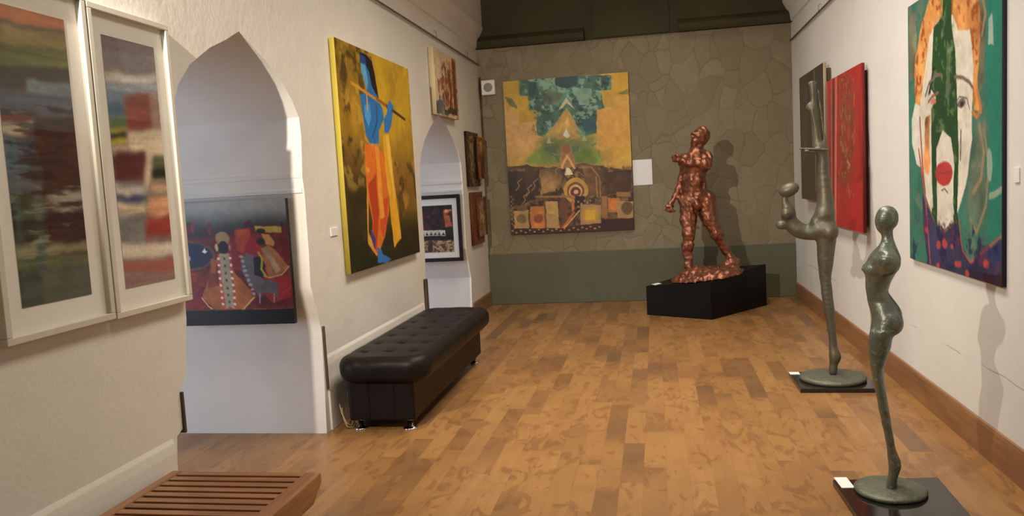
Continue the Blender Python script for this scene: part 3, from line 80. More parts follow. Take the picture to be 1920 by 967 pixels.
ART_STREET = [["P",[38,28,30],[[-0.059,-0.059],[1.083,-0.054],[1.032,1.111],[-0.178,1.059]],0.12],["P",[60,26,28],[[0.053,0.119],[0.589,0.125],[0.563,0.499],[0.017,0.486]],0.2],["P",[168,84,48],[[0.763,0.096],[0.978,0.098],[0.975,0.444],[0.81,0.472]],0.2],["P",[206,140,90],[[0.788,0.127],[0.965,0.082],[0.961,0.16],[0.81,0.173]],0.2],["M",[120,40,40],[[-0.059,-0.059],[0.806,-0.056],[0.773,0.503],[-0.117,0.483]],14,0.3,0.15,0.6],["M",[14,12,14],[[-0.059,-0.059],[1.048,-0.055],[1.022,0.509],[-0.117,0.483]],10,0.2,0.2,0.7],["P",[196,190,176],[[-0.119,0.508],[0.789,0.53],[0.782,0.652],[-0.132,0.627]],0.08],["P",[44,34,32],[[-0.03,0.617],[0.017,0.549],[0.051,0.619]]],["P",[44,34,32],[[0.071,0.62],[0.118,0.551],[0.153,0.622]]],["P",[44,34,32],[[0.173,0.623],[0.22,0.554],[0.255,0.625]]],["P",[44,34,32],[[0.276,0.625],[0.323,0.556],[0.359,0.628]]],["P",[44,34,32],[[0.379,0.628],[0.426,0.559],[0.463,0.631]]],["P",[44,34,32],[[0.484,0.631],[0.531,0.562],[0.567,0.633]]],["P",[44,34,32],[[0.589,0.634],[0.635,0.564],[0.673,0.636]]],["P",[44,34,32],[[0.694,0.637],[0.741,0.567],[0.779,0.639]]],["P",[24,20,20],[[-0.133,0.633],[1.051,0.667],[1.049,0.713],[-0.137,0.677]]],["P",[140,112,74],[[0.025,0.74],[1.012,0.738],[1.0,1.0],[-0.0,1.0]],0.3],["P",[172,128,110],[[0.432,0.851],[0.611,0.824],[0.619,0.975],[0.422,0.977]],0.15],["P",[150,130,84],[[0.722,0.762],[0.957,0.736],[0.965,0.971],[0.746,0.963]],0.25],["M",[50,34,28],[[0.027,0.724],[1.012,0.738],[1.0,1.0],[-0.0,1.0]],22,0.2,0.1,0.8],["M",[196,170,130],[[0.027,0.724],[1.012,0.738],[1.0,1.0],[-0.0,1.0]],26,0.45,0.1,0.8],["P",[70,50,44],[[0.337,0.717],[0.442,0.721],[0.44,0.984],[0.316,0.98]],0.2]]
ART_UPPER = [["P",[52,36,26],[[-0.131,-0.056],[1.197,-0.272],[1.222,1.316],[-0.227,1.017]],0.1],["P",[120,96,66],[[0.182,0.114],[0.547,0.047],[0.513,0.986],[0.177,0.868]],0.3],["P",[150,130,100],[[0.303,0.22],[0.471,0.21],[0.475,0.599],[0.301,0.59]],0.3],["M",[40,22,16],[[0.0,0.0],[1.0,0.0],[1.0,1.0],[0.0,1.0]],16,0.2,0.12,0.75],["M",[196,150,96],[[0.0,0.0],[1.0,0.0],[1.0,1.0],[0.0,1.0]],22,0.5,0.1,0.7]]
ART_UPPERP = [["P",[168,88,40],[[-0.209,-0.05],[1.341,-0.051],[1.39,1.118],[-0.377,1.077]],0.15],["P",[100,46,26],[[-0.05,0.405],[1.12,0.415],[1.122,0.609],[-0.073,0.594]],0.3],["P",[206,150,80],[[0.207,0.12],[0.703,0.103],[0.693,0.374],[0.229,0.37]],0.25],["P",[60,34,26],[[0.398,0.6],[0.878,0.606],[0.873,0.976],[0.373,0.965]],0.3],["M",[40,22,16],[[0.0,0.0],[1.0,0.0],[1.0,1.0],[0.0,1.0]],16,0.2,0.12,0.75],["M",[196,150,96],[[0.0,0.0],[1.0,0.0],[1.0,1.0],[0.0,1.0]],22,0.5,0.1,0.7]]
ART_LOWER = [["P",[112,64,36],[[-0.448,-0.129],[1.352,-0.056],[1.462,1.242],[-0.841,0.975]],0.08]]
ART_LOWERP = [["P",[132,92,60],[[-0.216,-0.069],[1.283,-0.052],[1.305,1.251],[-0.297,1.037]],0.25],["P",[170,130,90],[[0.166,0.141],[0.598,0.119],[0.611,0.68],[0.198,0.719]],0.3],["P",[80,40,26],[[0.73,0.014],[1.0,0.019],[1.0,1.0],[0.785,0.976]],0.15],["M",[40,22,16],[[0.0,0.0],[1.0,0.0],[1.0,1.0],[0.0,1.0]],16,0.2,0.12,0.75],["M",[196,150,96],[[0.0,0.0],[1.0,0.0],[1.0,1.0],[0.0,1.0]],22,0.5,0.1,0.7]]


# ------------------------------------------------------------------ materials
def lin(c):
    return tuple((x/255/12.92 if x/255 <= 0.04045 else ((x/255+0.055)/1.055)**2.4) for x in c[:3])
def new_mat(name):
    m = bpy.data.materials.new(name); m.use_nodes = True
    nt = m.node_tree; b = nt.nodes['Principled BSDF']
    return m, nt, b
def N(nt, t, **kw):
    n = nt.nodes.new(t)
    for k, v in kw.items(): setattr(n, k, v)
    return n
def L(nt, a, b): nt.links.new(a, b)
def mixc(nt, fac, a, b, blend='MIX'):
    n = N(nt, 'ShaderNodeMix', data_type='RGBA', blend_type=blend)
    for s, v in ((0, fac), (6, a), (7, b)):
        if isinstance(v, (int, float)): n.inputs[s].default_value = v
        elif isinstance(v, tuple): n.inputs[s].default_value = (*v[:3], 1)
        else: L(nt, v, n.inputs[s])
    return n.outputs[2]
def math_(nt, op, a, b=None):
    n = N(nt, 'ShaderNodeMath', operation=op)
    for i, v in enumerate((a, b)):
        if v is None: continue
        if isinstance(v, (int, float)): n.inputs[i].default_value = v
        else: L(nt, v, n.inputs[i])
    return n.outputs[0]
def noise(nt, vec, scale, detail=4, rough=0.55):
    n = N(nt, 'ShaderNodeTexNoise'); n.inputs['Scale'].default_value = scale
    n.inputs['Detail'].default_value = detail; n.inputs['Roughness'].default_value = rough
    if vec is not None: L(nt, vec, n.inputs['Vector'])
    return n.outputs[0]
def ramp(nt, fac, stops):
    n = N(nt, 'ShaderNodeValToRGB'); L(nt, fac, n.inputs[0])
    e = n.color_ramp.elements
    while len(e) < len(stops): e.new(0.5)
    for i, (p, c) in enumerate(stops):
        e[i].position = p; e[i].color = (*c[:3], 1)
    return n.outputs[0]
def bump(nt, b, h, strength=0.3, dist=0.01):
    n = N(nt, 'ShaderNodeBump'); n.inputs['Strength'].default_value = strength; n.inputs['Distance'].default_value = dist
    L(nt, h, n.inputs['Height']); L(nt, n.outputs[0], b.inputs['Normal'])
def coords(nt, kind='Object'):
    return N(nt, 'ShaderNodeTexCoord').outputs[kind]
def simple(name, col, rough=0.5, metal=0.0, vary=0.12, scale=6, bmp=0.0, col2=None, spec=0.5, coat=0.0):
    m, nt, b = new_mat(name); v = coords(nt)
    c2 = col2 if col2 else tuple(x*(1-vary) for x in col)
    f = noise(nt, v, scale)
    f = ramp(nt, f, [(0.32, (0, 0, 0)), (0.68, (1, 1, 1))])
    L(nt, mixc(nt, f, tuple(col), tuple(c2)), b.inputs['Base Color'])
    b.inputs['Roughness'].default_value = rough; b.inputs['Metallic'].default_value = metal
    b.inputs['Specular IOR Level'].default_value = spec
    b.inputs['Coat Weight'].default_value = coat
    if bmp: bump(nt, b, noise(nt, v, scale*6, 5), bmp, 0.01)
    return m

def mat_plaster(name, c1, c2, blotch=0.5, lines=False):
    m, nt, b = new_mat(name); v = coords(nt)
    f = ramp(nt, noise(nt, v, 1.1, 6, 0.6), [(0.35, (0, 0, 0)), (0.7, (1, 1, 1))])
    c = mixc(nt, f, c1, c2)
    sp = ramp(nt, noise(nt, v, 26, 3), [(0.70, (0, 0, 0)), (0.78, (1, 1, 1))])
    c = mixc(nt, math_(nt, 'MULTIPLY', sp, 0.10), c, (c2[0]*0.6, c2[1]*0.55, c2[2]*0.45))
    if lines:
        s = N(nt, 'ShaderNodeSeparateXYZ'); L(nt, v, s.inputs[0])
        wob = math_(nt, 'MULTIPLY', math_(nt, 'SUBTRACT', noise(nt, v, 2.5, 4), 0.5), 0.06)
        z = math_(nt, 'ADD', s.outputs[2], wob)
        d = math_(nt, 'ABSOLUTE', math_(nt, 'SUBTRACT', z, 0.47))
        ln = math_(nt, 'LESS_THAN', d, 0.0028)
        gate = ramp(nt, noise(nt, v, 3.1, 3), [(0.46, (0, 0, 0)), (0.54, (1, 1, 1))])
        c = mixc(nt, math_(nt, 'MULTIPLY', math_(nt, 'MULTIPLY', ln, gate), 0.55), c, (0.20, 0.16, 0.12))
    L(nt, c, b.inputs['Base Color']); b.inputs['Roughness'].default_value = 0.72
    b.inputs['Specular IOR Level'].default_value = 0.25
    h = math_(nt, 'ADD', math_(nt, 'MULTIPLY', noise(nt, v, 3.0, 5), 1.5), math_(nt, 'MULTIPLY', noise(nt, v, 40, 3), 0.25))
    bump(nt, b, h, 0.22, 0.02)
    return m
M_WALL = mat_plaster('limewashed plaster', (0.74, 0.71, 0.655), (0.68, 0.65, 0.585))
M_WALLR = mat_plaster('painted plaster with joint lines', (0.72, 0.72, 0.715), (0.66, 0.66, 0.65), lines=True)
M_CEIL = mat_plaster('ceiling plaster', (0.70, 0.68, 0.62), (0.66, 0.64, 0.58))
M_INNER = mat_plaster('white plaster', (0.72, 0.70, 0.70), (0.66, 0.64, 0.65))

def mat_stone():
    m, nt, b = new_mat('painted rubble stone'); v = coords(nt)
    mp = N(nt, 'ShaderNodeMapping'); mp.inputs['Scale'].default_value = (1.0, 1.0, 0.72); L(nt, v, mp.inputs[0])
    dn = N(nt, 'ShaderNodeTexNoise'); dn.inputs['Scale'].default_value = 2.2; L(nt, mp.outputs[0], dn.inputs['Vector'])
    va = N(nt, 'ShaderNodeVectorMath', operation='SUBTRACT'); L(nt, dn.outputs[1], va.inputs[0]); va.inputs[1].default_value = (0.5, 0.5, 0.5)
    vs = N(nt, 'ShaderNodeVectorMath', operation='SCALE'); L(nt, va.outputs[0], vs.inputs[0]); vs.inputs['Scale'].default_value = 0.22
    vv = N(nt, 'ShaderNodeVectorMath', operation='ADD'); L(nt, mp.outputs[0], vv.inputs[0]); L(nt, vs.outputs[0], vv.inputs[1])
    e = N(nt, 'ShaderNodeTexVoronoi', feature='DISTANCE_TO_EDGE', distance='EUCLIDEAN'); e.inputs['Scale'].default_value = 4.3; L(nt, vv.outputs[0], e.inputs['Vector'])
    c = N(nt, 'ShaderNodeTexVoronoi', feature='F1'); c.inputs['Scale'].default_value = 4.3; L(nt, vv.outputs[0], c.inputs['Vector'])
    sp = N(nt, 'ShaderNodeSeparateColor'); L(nt, c.outputs['Color'], sp.inputs[0])
    base = mixc(nt, sp.outputs[0], (0.185, 0.153, 0.090), (0.245, 0.208, 0.132))
    base = mixc(nt, ramp(nt, noise(nt, v, 9, 6, 0.65), [(0.35, (0, 0, 0)), (0.7, (1, 1, 1))]), base, (0.195, 0.162, 0.10))
    gate = ramp(nt, noise(nt, v, 2.1, 3), [(0.40, (0.25, 0.25, 0.25)), (0.60, (1, 1, 1))])
    gr = ramp(nt, e.outputs['Distance'], [(0.010, (1, 1, 1)), (0.035, (0, 0, 0))])
    base = mixc(nt, math_(nt, 'MULTIPLY', math_(nt, 'MULTIPLY', gr, gate), 0.38), base, (0.085, 0.068, 0.04))
    L(nt, base, b.inputs['Base Color']); b.inputs['Roughness'].default_value = 0.6; b.inputs['Specular IOR Level'].default_value = 0.35
    h = math_(nt, 'ADD', math_(nt, 'MULTIPLY', ramp(nt, e.outputs['Distance'], [(0.0, (0, 0, 0)), (0.06, (1, 1, 1))]), 0.7),
              math_(nt, 'ADD', math_(nt, 'MULTIPLY', noise(nt, v, 14, 6), 0.5), math_(nt, 'MULTIPLY', sp.outputs[1], 0.5)))
    bump(nt, b, h, 0.28, 0.010)
    return m
M_STONE = mat_stone()
M_DADO = simple('dark green painted render', (0.082, 0.084, 0.046), 0.55, vary=0.3, scale=2.5, bmp=0.12, col2=(0.100, 0.092, 0.054))
M_UPPER = simple('dark olive paint', (0.036, 0.030, 0.013), 0.65, vary=0.3, scale=2.0, bmp=0.10, col2=(0.050, 0.041, 0.017), spec=0.2)

def mat_floor():
    m, nt, b = new_mat('three strip oak laminate'); v = coords(nt)
    s = N(nt, 'ShaderNodeSeparateXYZ'); L(nt, v, s.inputs[0])
    x, y = s.outputs[0], s.outputs[1]
    W, LEN = 0.118, 0.62
    row = math_(nt, 'FLOOR', math_(nt, 'DIVIDE', x, W))
    wn = N(nt, 'ShaderNodeTexWhiteNoise', noise_dimensions='1D'); L(nt, row, wn.inputs['W'])
    yy = math_(nt, 'ADD', math_(nt, 'DIVIDE', y, LEN), math_(nt, 'MULTIPLY', wn.outputs[0], 7.3))
    pl = math_(nt, 'FLOOR', yy)
    cb = N(nt, 'ShaderNodeCombineXYZ'); L(nt, row, cb.inputs[0]); L(nt, pl, cb.inputs[1])
    w2 = N(nt, 'ShaderNodeTexWhiteNoise', noise_dimensions='3D'); L(nt, cb.outputs[0], w2.inputs['Vector'])
    # long soft tone runs along each strip, plus a tone per board
    lane = N(nt, 'ShaderNodeCombineXYZ'); L(nt, math_(nt, 'MULTIPLY', row, 3.7), lane.inputs[0]); L(nt, math_(nt, 'MULTIPLY', y, 0.85), lane.inputs[1])
    ln = noise(nt, lane.outputs[0], 1.0, 2, 0.5)
    tf = math_(nt, 'ADD', math_(nt, 'MULTIPLY', ln, 0.74), math_(nt, 'MULTIPLY', w2.outputs[0], 0.26))
    tone = ramp(nt, tf, [(0.28, (0.140, 0.077, 0.037)), (0.37, (0.200, 0.102, 0.040)), (0.46, (0.290, 0.147, 0.051)), (0.58, (0.325, 0.168, 0.059)), (0.8, (0.365, 0.196, 0.072))])
    off = N(nt, 'ShaderNodeVectorMath', operation='MULTIPLY_ADD')
    L(nt, w2.outputs[1], off.inputs[0]); off.inputs[1].default_value = (9, 9, 9)
    gs = N(nt, 'ShaderNodeVectorMath', operation='MULTIPLY'); L(nt, v, gs.inputs[0]); gs.inputs[1].default_value = (22, 2.4, 1)
    L(nt, gs.outputs[0], off.inputs[2])
    g = noise(nt, off.outputs[0], 1.0, 5, 0.6)
    c = mixc(nt, math_(nt, 'MULTIPLY', ramp(nt, g, [(0.42, (0, 0, 0)), (0.72, (1, 1, 1))]), 0.34), tone, (0.20, 0.088, 0.032))
    # dark knots and flame figure, squarer than the grain
    o2 = N(nt, 'ShaderNodeVectorMath', operation='MULTIPLY_ADD'); L(nt, w2.outputs[1], o2.inputs[0]); o2.inputs[1].default_value = (17, 17, 17)
    k0 = N(nt, 'ShaderNodeVectorMath', operation='MULTIPLY'); L(nt, v, k0.inputs[0]); k0.inputs[1].default_value = (8.0, 3.6, 1); L(nt, k0.outputs[0], o2.inputs[2])
    kn = N(nt, 'ShaderNodeTexNoise'); kn.inputs['Scale'].default_value = 1.0; kn.inputs['Detail'].default_value = 3; kn.inputs['Distortion'].default_value = 1.6; L(nt, o2.outputs[0], kn.inputs['Vector'])
    kk = ramp(nt, kn.outputs[0], [(0.53, (0, 0, 0)), (0.66, (1, 1, 1))])
    c = mixc(nt, math_(nt, 'MULTIPLY', kk, 0.55), c, (0.165, 0.070, 0.026))
    cr = ramp(nt, math_(nt, 'ABSOLUTE', math_(nt, 'SUBTRACT', kn.outputs[0], 0.60)), [(0.0, (1, 1, 1)), (0.012, (0, 0, 0))])
    c = mixc(nt, math_(nt, 'MULTIPLY', cr, 0.5), c, (0.12, 0.045, 0.015))
    k2 = noise(nt, v, 5.0, 4, 0.6)
    c = mixc(nt, math_(nt, 'MULTIPLY', ramp(nt, k2, [(0.48, (0, 0, 0)), (0.72, (1, 1, 1))]), 0.35), c, (0.22, 0.10, 0.04))
    # thin joints
    fx = math_(nt, 'ABSOLUTE', math_(nt, 'SUBTRACT', math_(nt, 'FRACT', math_(nt, 'DIVIDE', x, W)), 0.5))
    fy = math_(nt, 'ABSOLUTE', math_(nt, 'SUBTRACT', math_(nt, 'FRACT', yy), 0.5))
    j = math_(nt, 'MAXIMUM', math_(nt, 'GREATER_THAN', fx, 0.490), math_(nt, 'GREATER_THAN', fy, 0.4975))
    c = mixc(nt, math_(nt, 'MULTIPLY', j, 0.22), c, (0.12, 0.05, 0.02))
    L(nt, c, b.inputs['Base Color'])
    L(nt, ramp(nt, g, [(0.3, (0.30, 0.30, 0.30)), (0.8, (0.42, 0.42, 0.42))]), b.inputs['Roughness'])
    b.inputs['Specular IOR Level'].default_value = 0.45
    bump(nt, b, math_(nt, 'SUBTRACT', math_(nt, 'MULTIPLY', g, 0.15), math_(nt, 'MULTIPLY', j, 0.5)), 0.15, 0.003)
    return m
M_FLOOR = mat_floor()

def mat_wood(name, c1, c2, axis_scale, rough=0.4, coat=0.15):
    m, nt, b = new_mat(name); v = coords(nt)
    gs = N(nt, 'ShaderNodeVectorMath', operation='MULTIPLY'); L(nt, v, gs.inputs[0]); gs.inputs[1].default_value = axis_scale
    oi = N(nt, 'ShaderNodeObjectInfo'); ad = N(nt, 'ShaderNodeVectorMath', operation='ADD'); L(nt, gs.outputs[0], ad.inputs[0])
    sc = math_(nt, 'MULTIPLY', oi.outputs['Random'], 50.0); cb = N(nt, 'ShaderNodeCombineXYZ'); L(nt, sc, cb.inputs[0]); L(nt, sc, cb.inputs[1]); L(nt, cb.outputs[0], ad.inputs[1])
    g = noise(nt, ad.outputs[0], 1.0, 6, 0.6)
    L(nt, mixc(nt, ramp(nt, g, [(0.35, (0, 0, 0)), (0.68, (1, 1, 1))]), c1, c2), b.inputs['Base Color'])
    b.inputs['Roughness'].default_value = rough; b.inputs['Coat Weight'].default_value = coat
    bump(nt, b, g, 0.12, 0.004)
    return m
M_SLAT = mat_wood('varnished teak slats', (0.32, 0.145, 0.058), (0.18, 0.074, 0.029), (3, 40, 40), 0.35)
M_RAIL = mat_wood('varnished teak rails', (0.31, 0.135, 0.052), (0.19, 0.076, 0.028), (40, 3, 40), 0.35)
M_BASEB = mat_wood('oak skirting', (0.30, 0.150, 0.070), (0.20, 0.092, 0.042), (20, 2, 20), 0.4)
M_DARKW = mat_wood('dark stained timber', (0.085, 0.060, 0.035), (0.05, 0.034, 0.02), (30, 30, 3), 0.6, 0)

def mat_leather():
    m, nt, b = new_mat('black leatherette'); v = coords(nt)
    b.inputs['Base Color'].default_value = (0.018, 0.015, 0.014, 1)
    L(nt, mixc(nt, noise(nt, v, 5, 4), (0.006, 0.005, 0.0045), (0.012, 0.009, 0.0075)), b.inputs['Base Color'])
    b.inputs['Roughness'].default_value = 0.40; b.inputs['Specular IOR Level'].default_value = 0.14
    vo = N(nt, 'ShaderNodeTexVoronoi'); vo.inputs['Scale'].default_value = 240; L(nt, v, vo.inputs['Vector'])
    h = math_(nt, 'ADD', math_(nt, 'MULTIPLY', vo.outputs['Distance'], 0.12), math_(nt, 'MULTIPLY', noise(nt, v, 9, 5), 0.8))
    bump(nt, b, h, 0.35, 0.01)
    return m
M_LEATHER = mat_leather()
M_CHROME = simple('polished chrome', (0.75, 0.75, 0.76), 0.12, 1.0, vary=0.05)
M_BLACKP = simple('satin black painted board', (0.007, 0.0065, 0.006), 0.5, vary=0.2, scale=5, spec=0.14)
M_GRANITE = simple('polished black granite', (0.022, 0.018, 0.016), 0.10, vary=0.5, scale=60, spec=0.5)
M_CARD = simple('white card', (0.80, 0.80, 0.80), 0.6, vary=0.03, scale=30)
M_WHITEP = simple('white plastic', (0.74, 0.72, 0.66), 0.45, vary=0.05, scale=4)
M_GRILLE = simple('grey speaker mesh', (0.30, 0.29, 0.27), 0.6, vary=0.4, scale=220)
M_WIRE = simple('dull galvanised wire', (0.22, 0.19, 0.15), 0.5, 0.4, vary=0.2)
M_CABLE = simple('pale cable', (0.50, 0.36, 0.20), 0.5, vary=0.2)
M_FRAMEW = simple('off white painted frame', (0.62, 0.58, 0.49), 0.45, vary=0.06, scale=8)
M_FRAMEB = simple('black lacquered frame', (0.016, 0.012, 0.010), 0.30, vary=0.2)
M_MAT = simple('cream mount board', (0.80, 0.77, 0.70), 0.7, vary=0.03, scale=20)

def mat_bronze(name, c1, c2, c3, rough, metal, scale, bmp):
    m, nt, b = new_mat(name); v = coords(nt)
    f = ramp(nt, noise(nt, v, scale, 6, 0.65), [(0.36, (0, 0, 0)), (0.62, (1, 1, 1))])
    c = mixc(nt, f, c1, c2)
    f2 = ramp(nt, noise(nt, v, scale*3.1, 5, 0.7), [(0.54, (0, 0, 0)), (0.68, (1, 1, 1))])
    c = mixc(nt, math_(nt, 'MULTIPLY', f2, 0.75), c, c3)
    L(nt, c, b.inputs['Base Color']); b.inputs['Metallic'].default_value = metal
    r = ramp(nt, f2, [(0, (rough,)*3), (1, (min(1, rough+0.22),)*3)]); L(nt, r, b.inputs['Roughness'])
    bump(nt, b, noise(nt, v, scale*5, 5), bmp, 0.01)
    return m
M_PATINA = mat_bronze('green patinated bronze', (0.185, 0.195, 0.155), (0.115, 0.150, 0.122), (0.30, 0.345, 0.30), 0.32, 0.55, 14, 0.25)
M_BROWNBR = mat_bronze('brown green bronze', (0.118, 0.094, 0.060), (0.082, 0.084, 0.060), (0.125, 0.128, 0.092), 0.46, 0.45, 7, 0.22)
M_DISC = mat_bronze('verdigris bronze plate', (0.145, 0.150, 0.105), (0.10, 0.115, 0.085), (0.22, 0.24, 0.19), 0.5, 0.45, 14, 0.4)
M_COPPER = mat_bronze('rough cast copper', (0.36, 0.155, 0.092), (0.225, 0.088, 0.052), (0.48, 0.235, 0.15), 0.37, 0.80, 8, 0.6)

def mat_paint():
    m, nt, b = new_mat('brushed paint on canvas'); v = coords(nt)
    a = N(nt, 'ShaderNodeAttribute', attribute_name='paint')
    c = mixc(nt, math_(nt, 'MULTIPLY', noise(nt, v, 45, 4), 0.35), a.outputs['Color'], (0.5, 0.5, 0.5), 'OVERLAY')
    L(nt, c, b.inputs['Base Color']); b.inputs['Roughness'].default_value = 0.48; b.inputs['Specular IOR Level'].default_value = 0.3
    bump(nt, b, noise(nt, v, 60, 4), 0.15, 0.004)
    return m
M_PAINT = mat_paint()
def mat_gloss_paint():
    m = M_PAINT.copy(); m.name = 'glossy lacquered paint'
    b = m.node_tree.nodes['Principled BSDF']; b.inputs['Roughness'].default_value = 0.22; b.inputs['Specular IOR Level'].default_value = 0.4
    return m
M_PAINTG = mat_gloss_paint()
def mat_glass():
    m, nt, b = new_mat('picture glass'); nt.nodes.remove(b)
    fr = N(nt, 'ShaderNodeFresnel'); fr.inputs[0].default_value = 1.45
    t = N(nt, 'ShaderNodeBsdfTransparent'); g = N(nt, 'ShaderNodeBsdfGlossy'); g.inputs['Roughness'].default_value = 0.03
    mx = N(nt, 'ShaderNodeMixShader'); gm = N(nt, 'ShaderNodeNewGeometry'); L(nt, math_(nt, 'MULTIPLY', fr.outputs[0], math_(nt, 'SUBTRACT', 1.0, gm.outputs['Backfacing'])), mx.inputs[0]); L(nt, t.outputs[0], mx.inputs[1]); L(nt, g.outputs[0], mx.inputs[2])
    L(nt, mx.outputs[0], nt.nodes['Material Output'].inputs[0])
    return m
M_GLASS = mat_glass()

# ------------------------------------------------------------------ mesh helpers
def box(bm, x0, x1, y0, y1, z0, z1, bevel=0.0, seg=2):
    vs = [bm.verts.new((x, y, z)) for x in (x0, x1) for y in (y0, y1) for z in (z0, z1)]
    fs = [(0, 1, 3, 2), (4, 6, 7, 5), (0, 4, 5, 1), (2, 3, 7, 6), (0, 2, 6, 4), (1, 5, 7, 3)]
    faces = [bm.faces.new([vs[i] for i in f]) for f in fs]
    if bevel:
        es = list({e for f in faces for e in f.edges})
        bmesh.ops.bevel(bm, geom=es, offset=bevel, segments=seg, affect='EDGES', profile=0.5)
    return bm
def prism(bm, pts, axis, a, b, bevel=0.0):
    """extrude a closed 2-D outline along axis 0/1/2 from a to b"""
    def mk(p, t):
        q = list(p); q.insert(axis, t); return bm.verts.new(q)
    v0 = [mk(p, a) for p in pts]; v1 = [mk(p, b) for p in pts]
    f = [bm.faces.new(v0), bm.faces.new(v1[::-1])]
    n = len(pts)
    for i in range(n):
        f.append(bm.faces.new((v0[i], v1[i], v1[(i+1) % n], v0[(i+1) % n])))
    if bevel:
        es = list({e for q in f for e in q.edges})
        bmesh.ops.bevel(bm, geom=es, offset=bevel, segments=2, affect='EDGES', profile=0.5)
    return bm
def lathe(bm, prof, n=48, c=(0, 0), sx=1, sy=1):
    rings = []
    for r, z in prof:
        if r <= 1e-6: rings.append([bm.verts.new((c[0], c[1], z))])
        else: rings.append([bm.verts.new((c[0]+sx*r*math.cos(2*math.pi*i/n), c[1]+sy*r*math.sin(2*math.pi*i/n), z)) for i in range(n)])
    for a, b in zip(rings, rings[1:]):
        for i in range(n):
            j = (i+1) % n
            if len(a) == 1 and len(b) == 1: continue
            if len(a) == 1: bm.faces.new((a[0], b[i], b[j]))
            elif len(b) == 1: bm.faces.new((a[i], a[j], b[0]))
            else: bm.faces.new((a[i], a[j], b[j], b[i]))
    return bm
def tube(bm, pts, r, n=8):
    pts = [Vector(p) for p in pts]; rings = []
    for i, p in enumerate(pts):
        t = (pts[min(i+1, len(pts)-1)]-pts[max(i-1, 0)]).normalized()
        a = t.cross(Vector((0, 0, 1)))
        if a.length < 0.05: a = t.cross(Vector((1, 0, 0)))
        a.normalize(); b = t.cross(a)
        rings.append([bm.verts.new(p+r*(math.cos(2*math.pi*k/n)*a+math.sin(2*math.pi*k/n)*b)) for k in range(n)])
    for A, B_ in zip(rings, rings[1:]):
        for k in range(n):
            bm.faces.new((A[k], A[(k+1) % n], B_[(k+1) % n], B_[k]))
    bm.faces.new(rings[0][::-1]); bm.faces.new(rings[-1])
    return bm
def obj(name, bm, mat, parent=None, loc=None, rotz=0.0, smooth=False):
    bmesh.ops.recalc_face_normals(bm, faces=bm.faces[:])
    me = bpy.data.meshes.new(name); bm.to_mesh(me); bm.free()
    me.materials.append(mat)
    if smooth: me.polygons.foreach_set('use_smooth', [True]*len(me.polygons))
    o = bpy.data.objects.new(name, me); COL.objects.link(o)
    if parent is not None: o.parent = parent
    if loc is not None: o.location = loc
    if rotz: o.rotation_euler = (0, 0, rotz)
    return o
def NB(): return bmesh.new()
def tag(o, label, cat, group=None):
    o['label'] = label; o['category'] = cat
    if group: o['group'] = group
    return o
def thing(name, label, cat, loc=(0, 0, 0), rotz=0.0, group=None):
    o = bpy.data.objects.new(name, None); COL.objects.link(o); o.empty_display_size = 0.1
    o.location = loc; o.rotation_euler = (0, 0, rotz)
    return tag(o, label, cat, group)
def struct(name, bm, mat, smooth=False):
    o = obj(name, bm, mat, smooth=smooth); o['kind'] = 'structure'; return o

# ------------------------------------------------------------------ signed distance modelling (one continuous skin per figure)
def s_min(a, b, k):
    h = np.clip(0.5+0.5*(b-a)/k, 0, 1)
    return b*(1-h)+a*h-k*h*(1-h)
def s_max(a, b, k): return -s_min(-a, -b, k)
def d_cap(P, a, b, ra, rb):
    a = np.array(a, np.float32); b = np.array(b, np.float32); ab = b-a
    q = [P[i]-a[i] for i in range(3)]
    t = np.clip((q[0]*ab[0]+q[1]*ab[1]+q[2]*ab[2])/max(float(ab@ab), 1e-9), 0, 1)
    return np.sqrt((q[0]-ab[0]*t)**2+(q[1]-ab[1]*t)**2+(q[2]-ab[2]*t)**2)-(ra+(rb-ra)*t)
def d_ell(P, c, r, R=None):
    q = [P[i]-c[i] for i in range(3)]
    if R is not None:
        q = [R[i][0]*q[0]+R[i][1]*q[1]+R[i][2]*q[2] for i in range(3)]
    k = np.sqrt((q[0]/r[0])**2+(q[1]/r[1])**2+(q[2]/r[2])**2)
    return (k-1)*min(r)
def spline(pts, n=6):
    """Catmull-Rom through joints (x, y, z, radius)"""
    q = np.array(pts, float); q = np.vstack([2*q[0]-q[1], q, 2*q[-1]-q[-2]]); out = []
    for i in range(1, len(q)-2):
        for t in np.arange(n)/n:
            out.append(0.5*(2*q[i]+(q[i+1]-q[i-1])*t+(2*q[i-1]-5*q[i]+4*q[i+1]-q[i+2])*t*t+(3*q[i]-q[i-1]-3*q[i+1]+q[i+2])*t**3))
    out.append(q[-2]); return [tuple(p[:3])+(max(p[3], 0.004),) for p in out]
def d_chain(P, pts, k=0.02):
    d = None
    for a, b in zip(pts, pts[1:]):
        e = d_cap(P, a[:3], b[:3], a[3], b[3])
        d = e if d is None else s_min(d, e, k)
    return d
def lumps(P, freq, seed, n=10):
    rs = np.random.RandomState(seed); out = 0
    for i in range(n):
        v = rs.normal(size=3); v *= freq*rs.uniform(0.6, 1.8)/np.linalg.norm(v)
        out = out+np.sin(v[0]*P[0]+v[1]*P[1]+v[2]*P[2]+rs.uniform(0, 6.28))
    return out/math.sqrt(n)
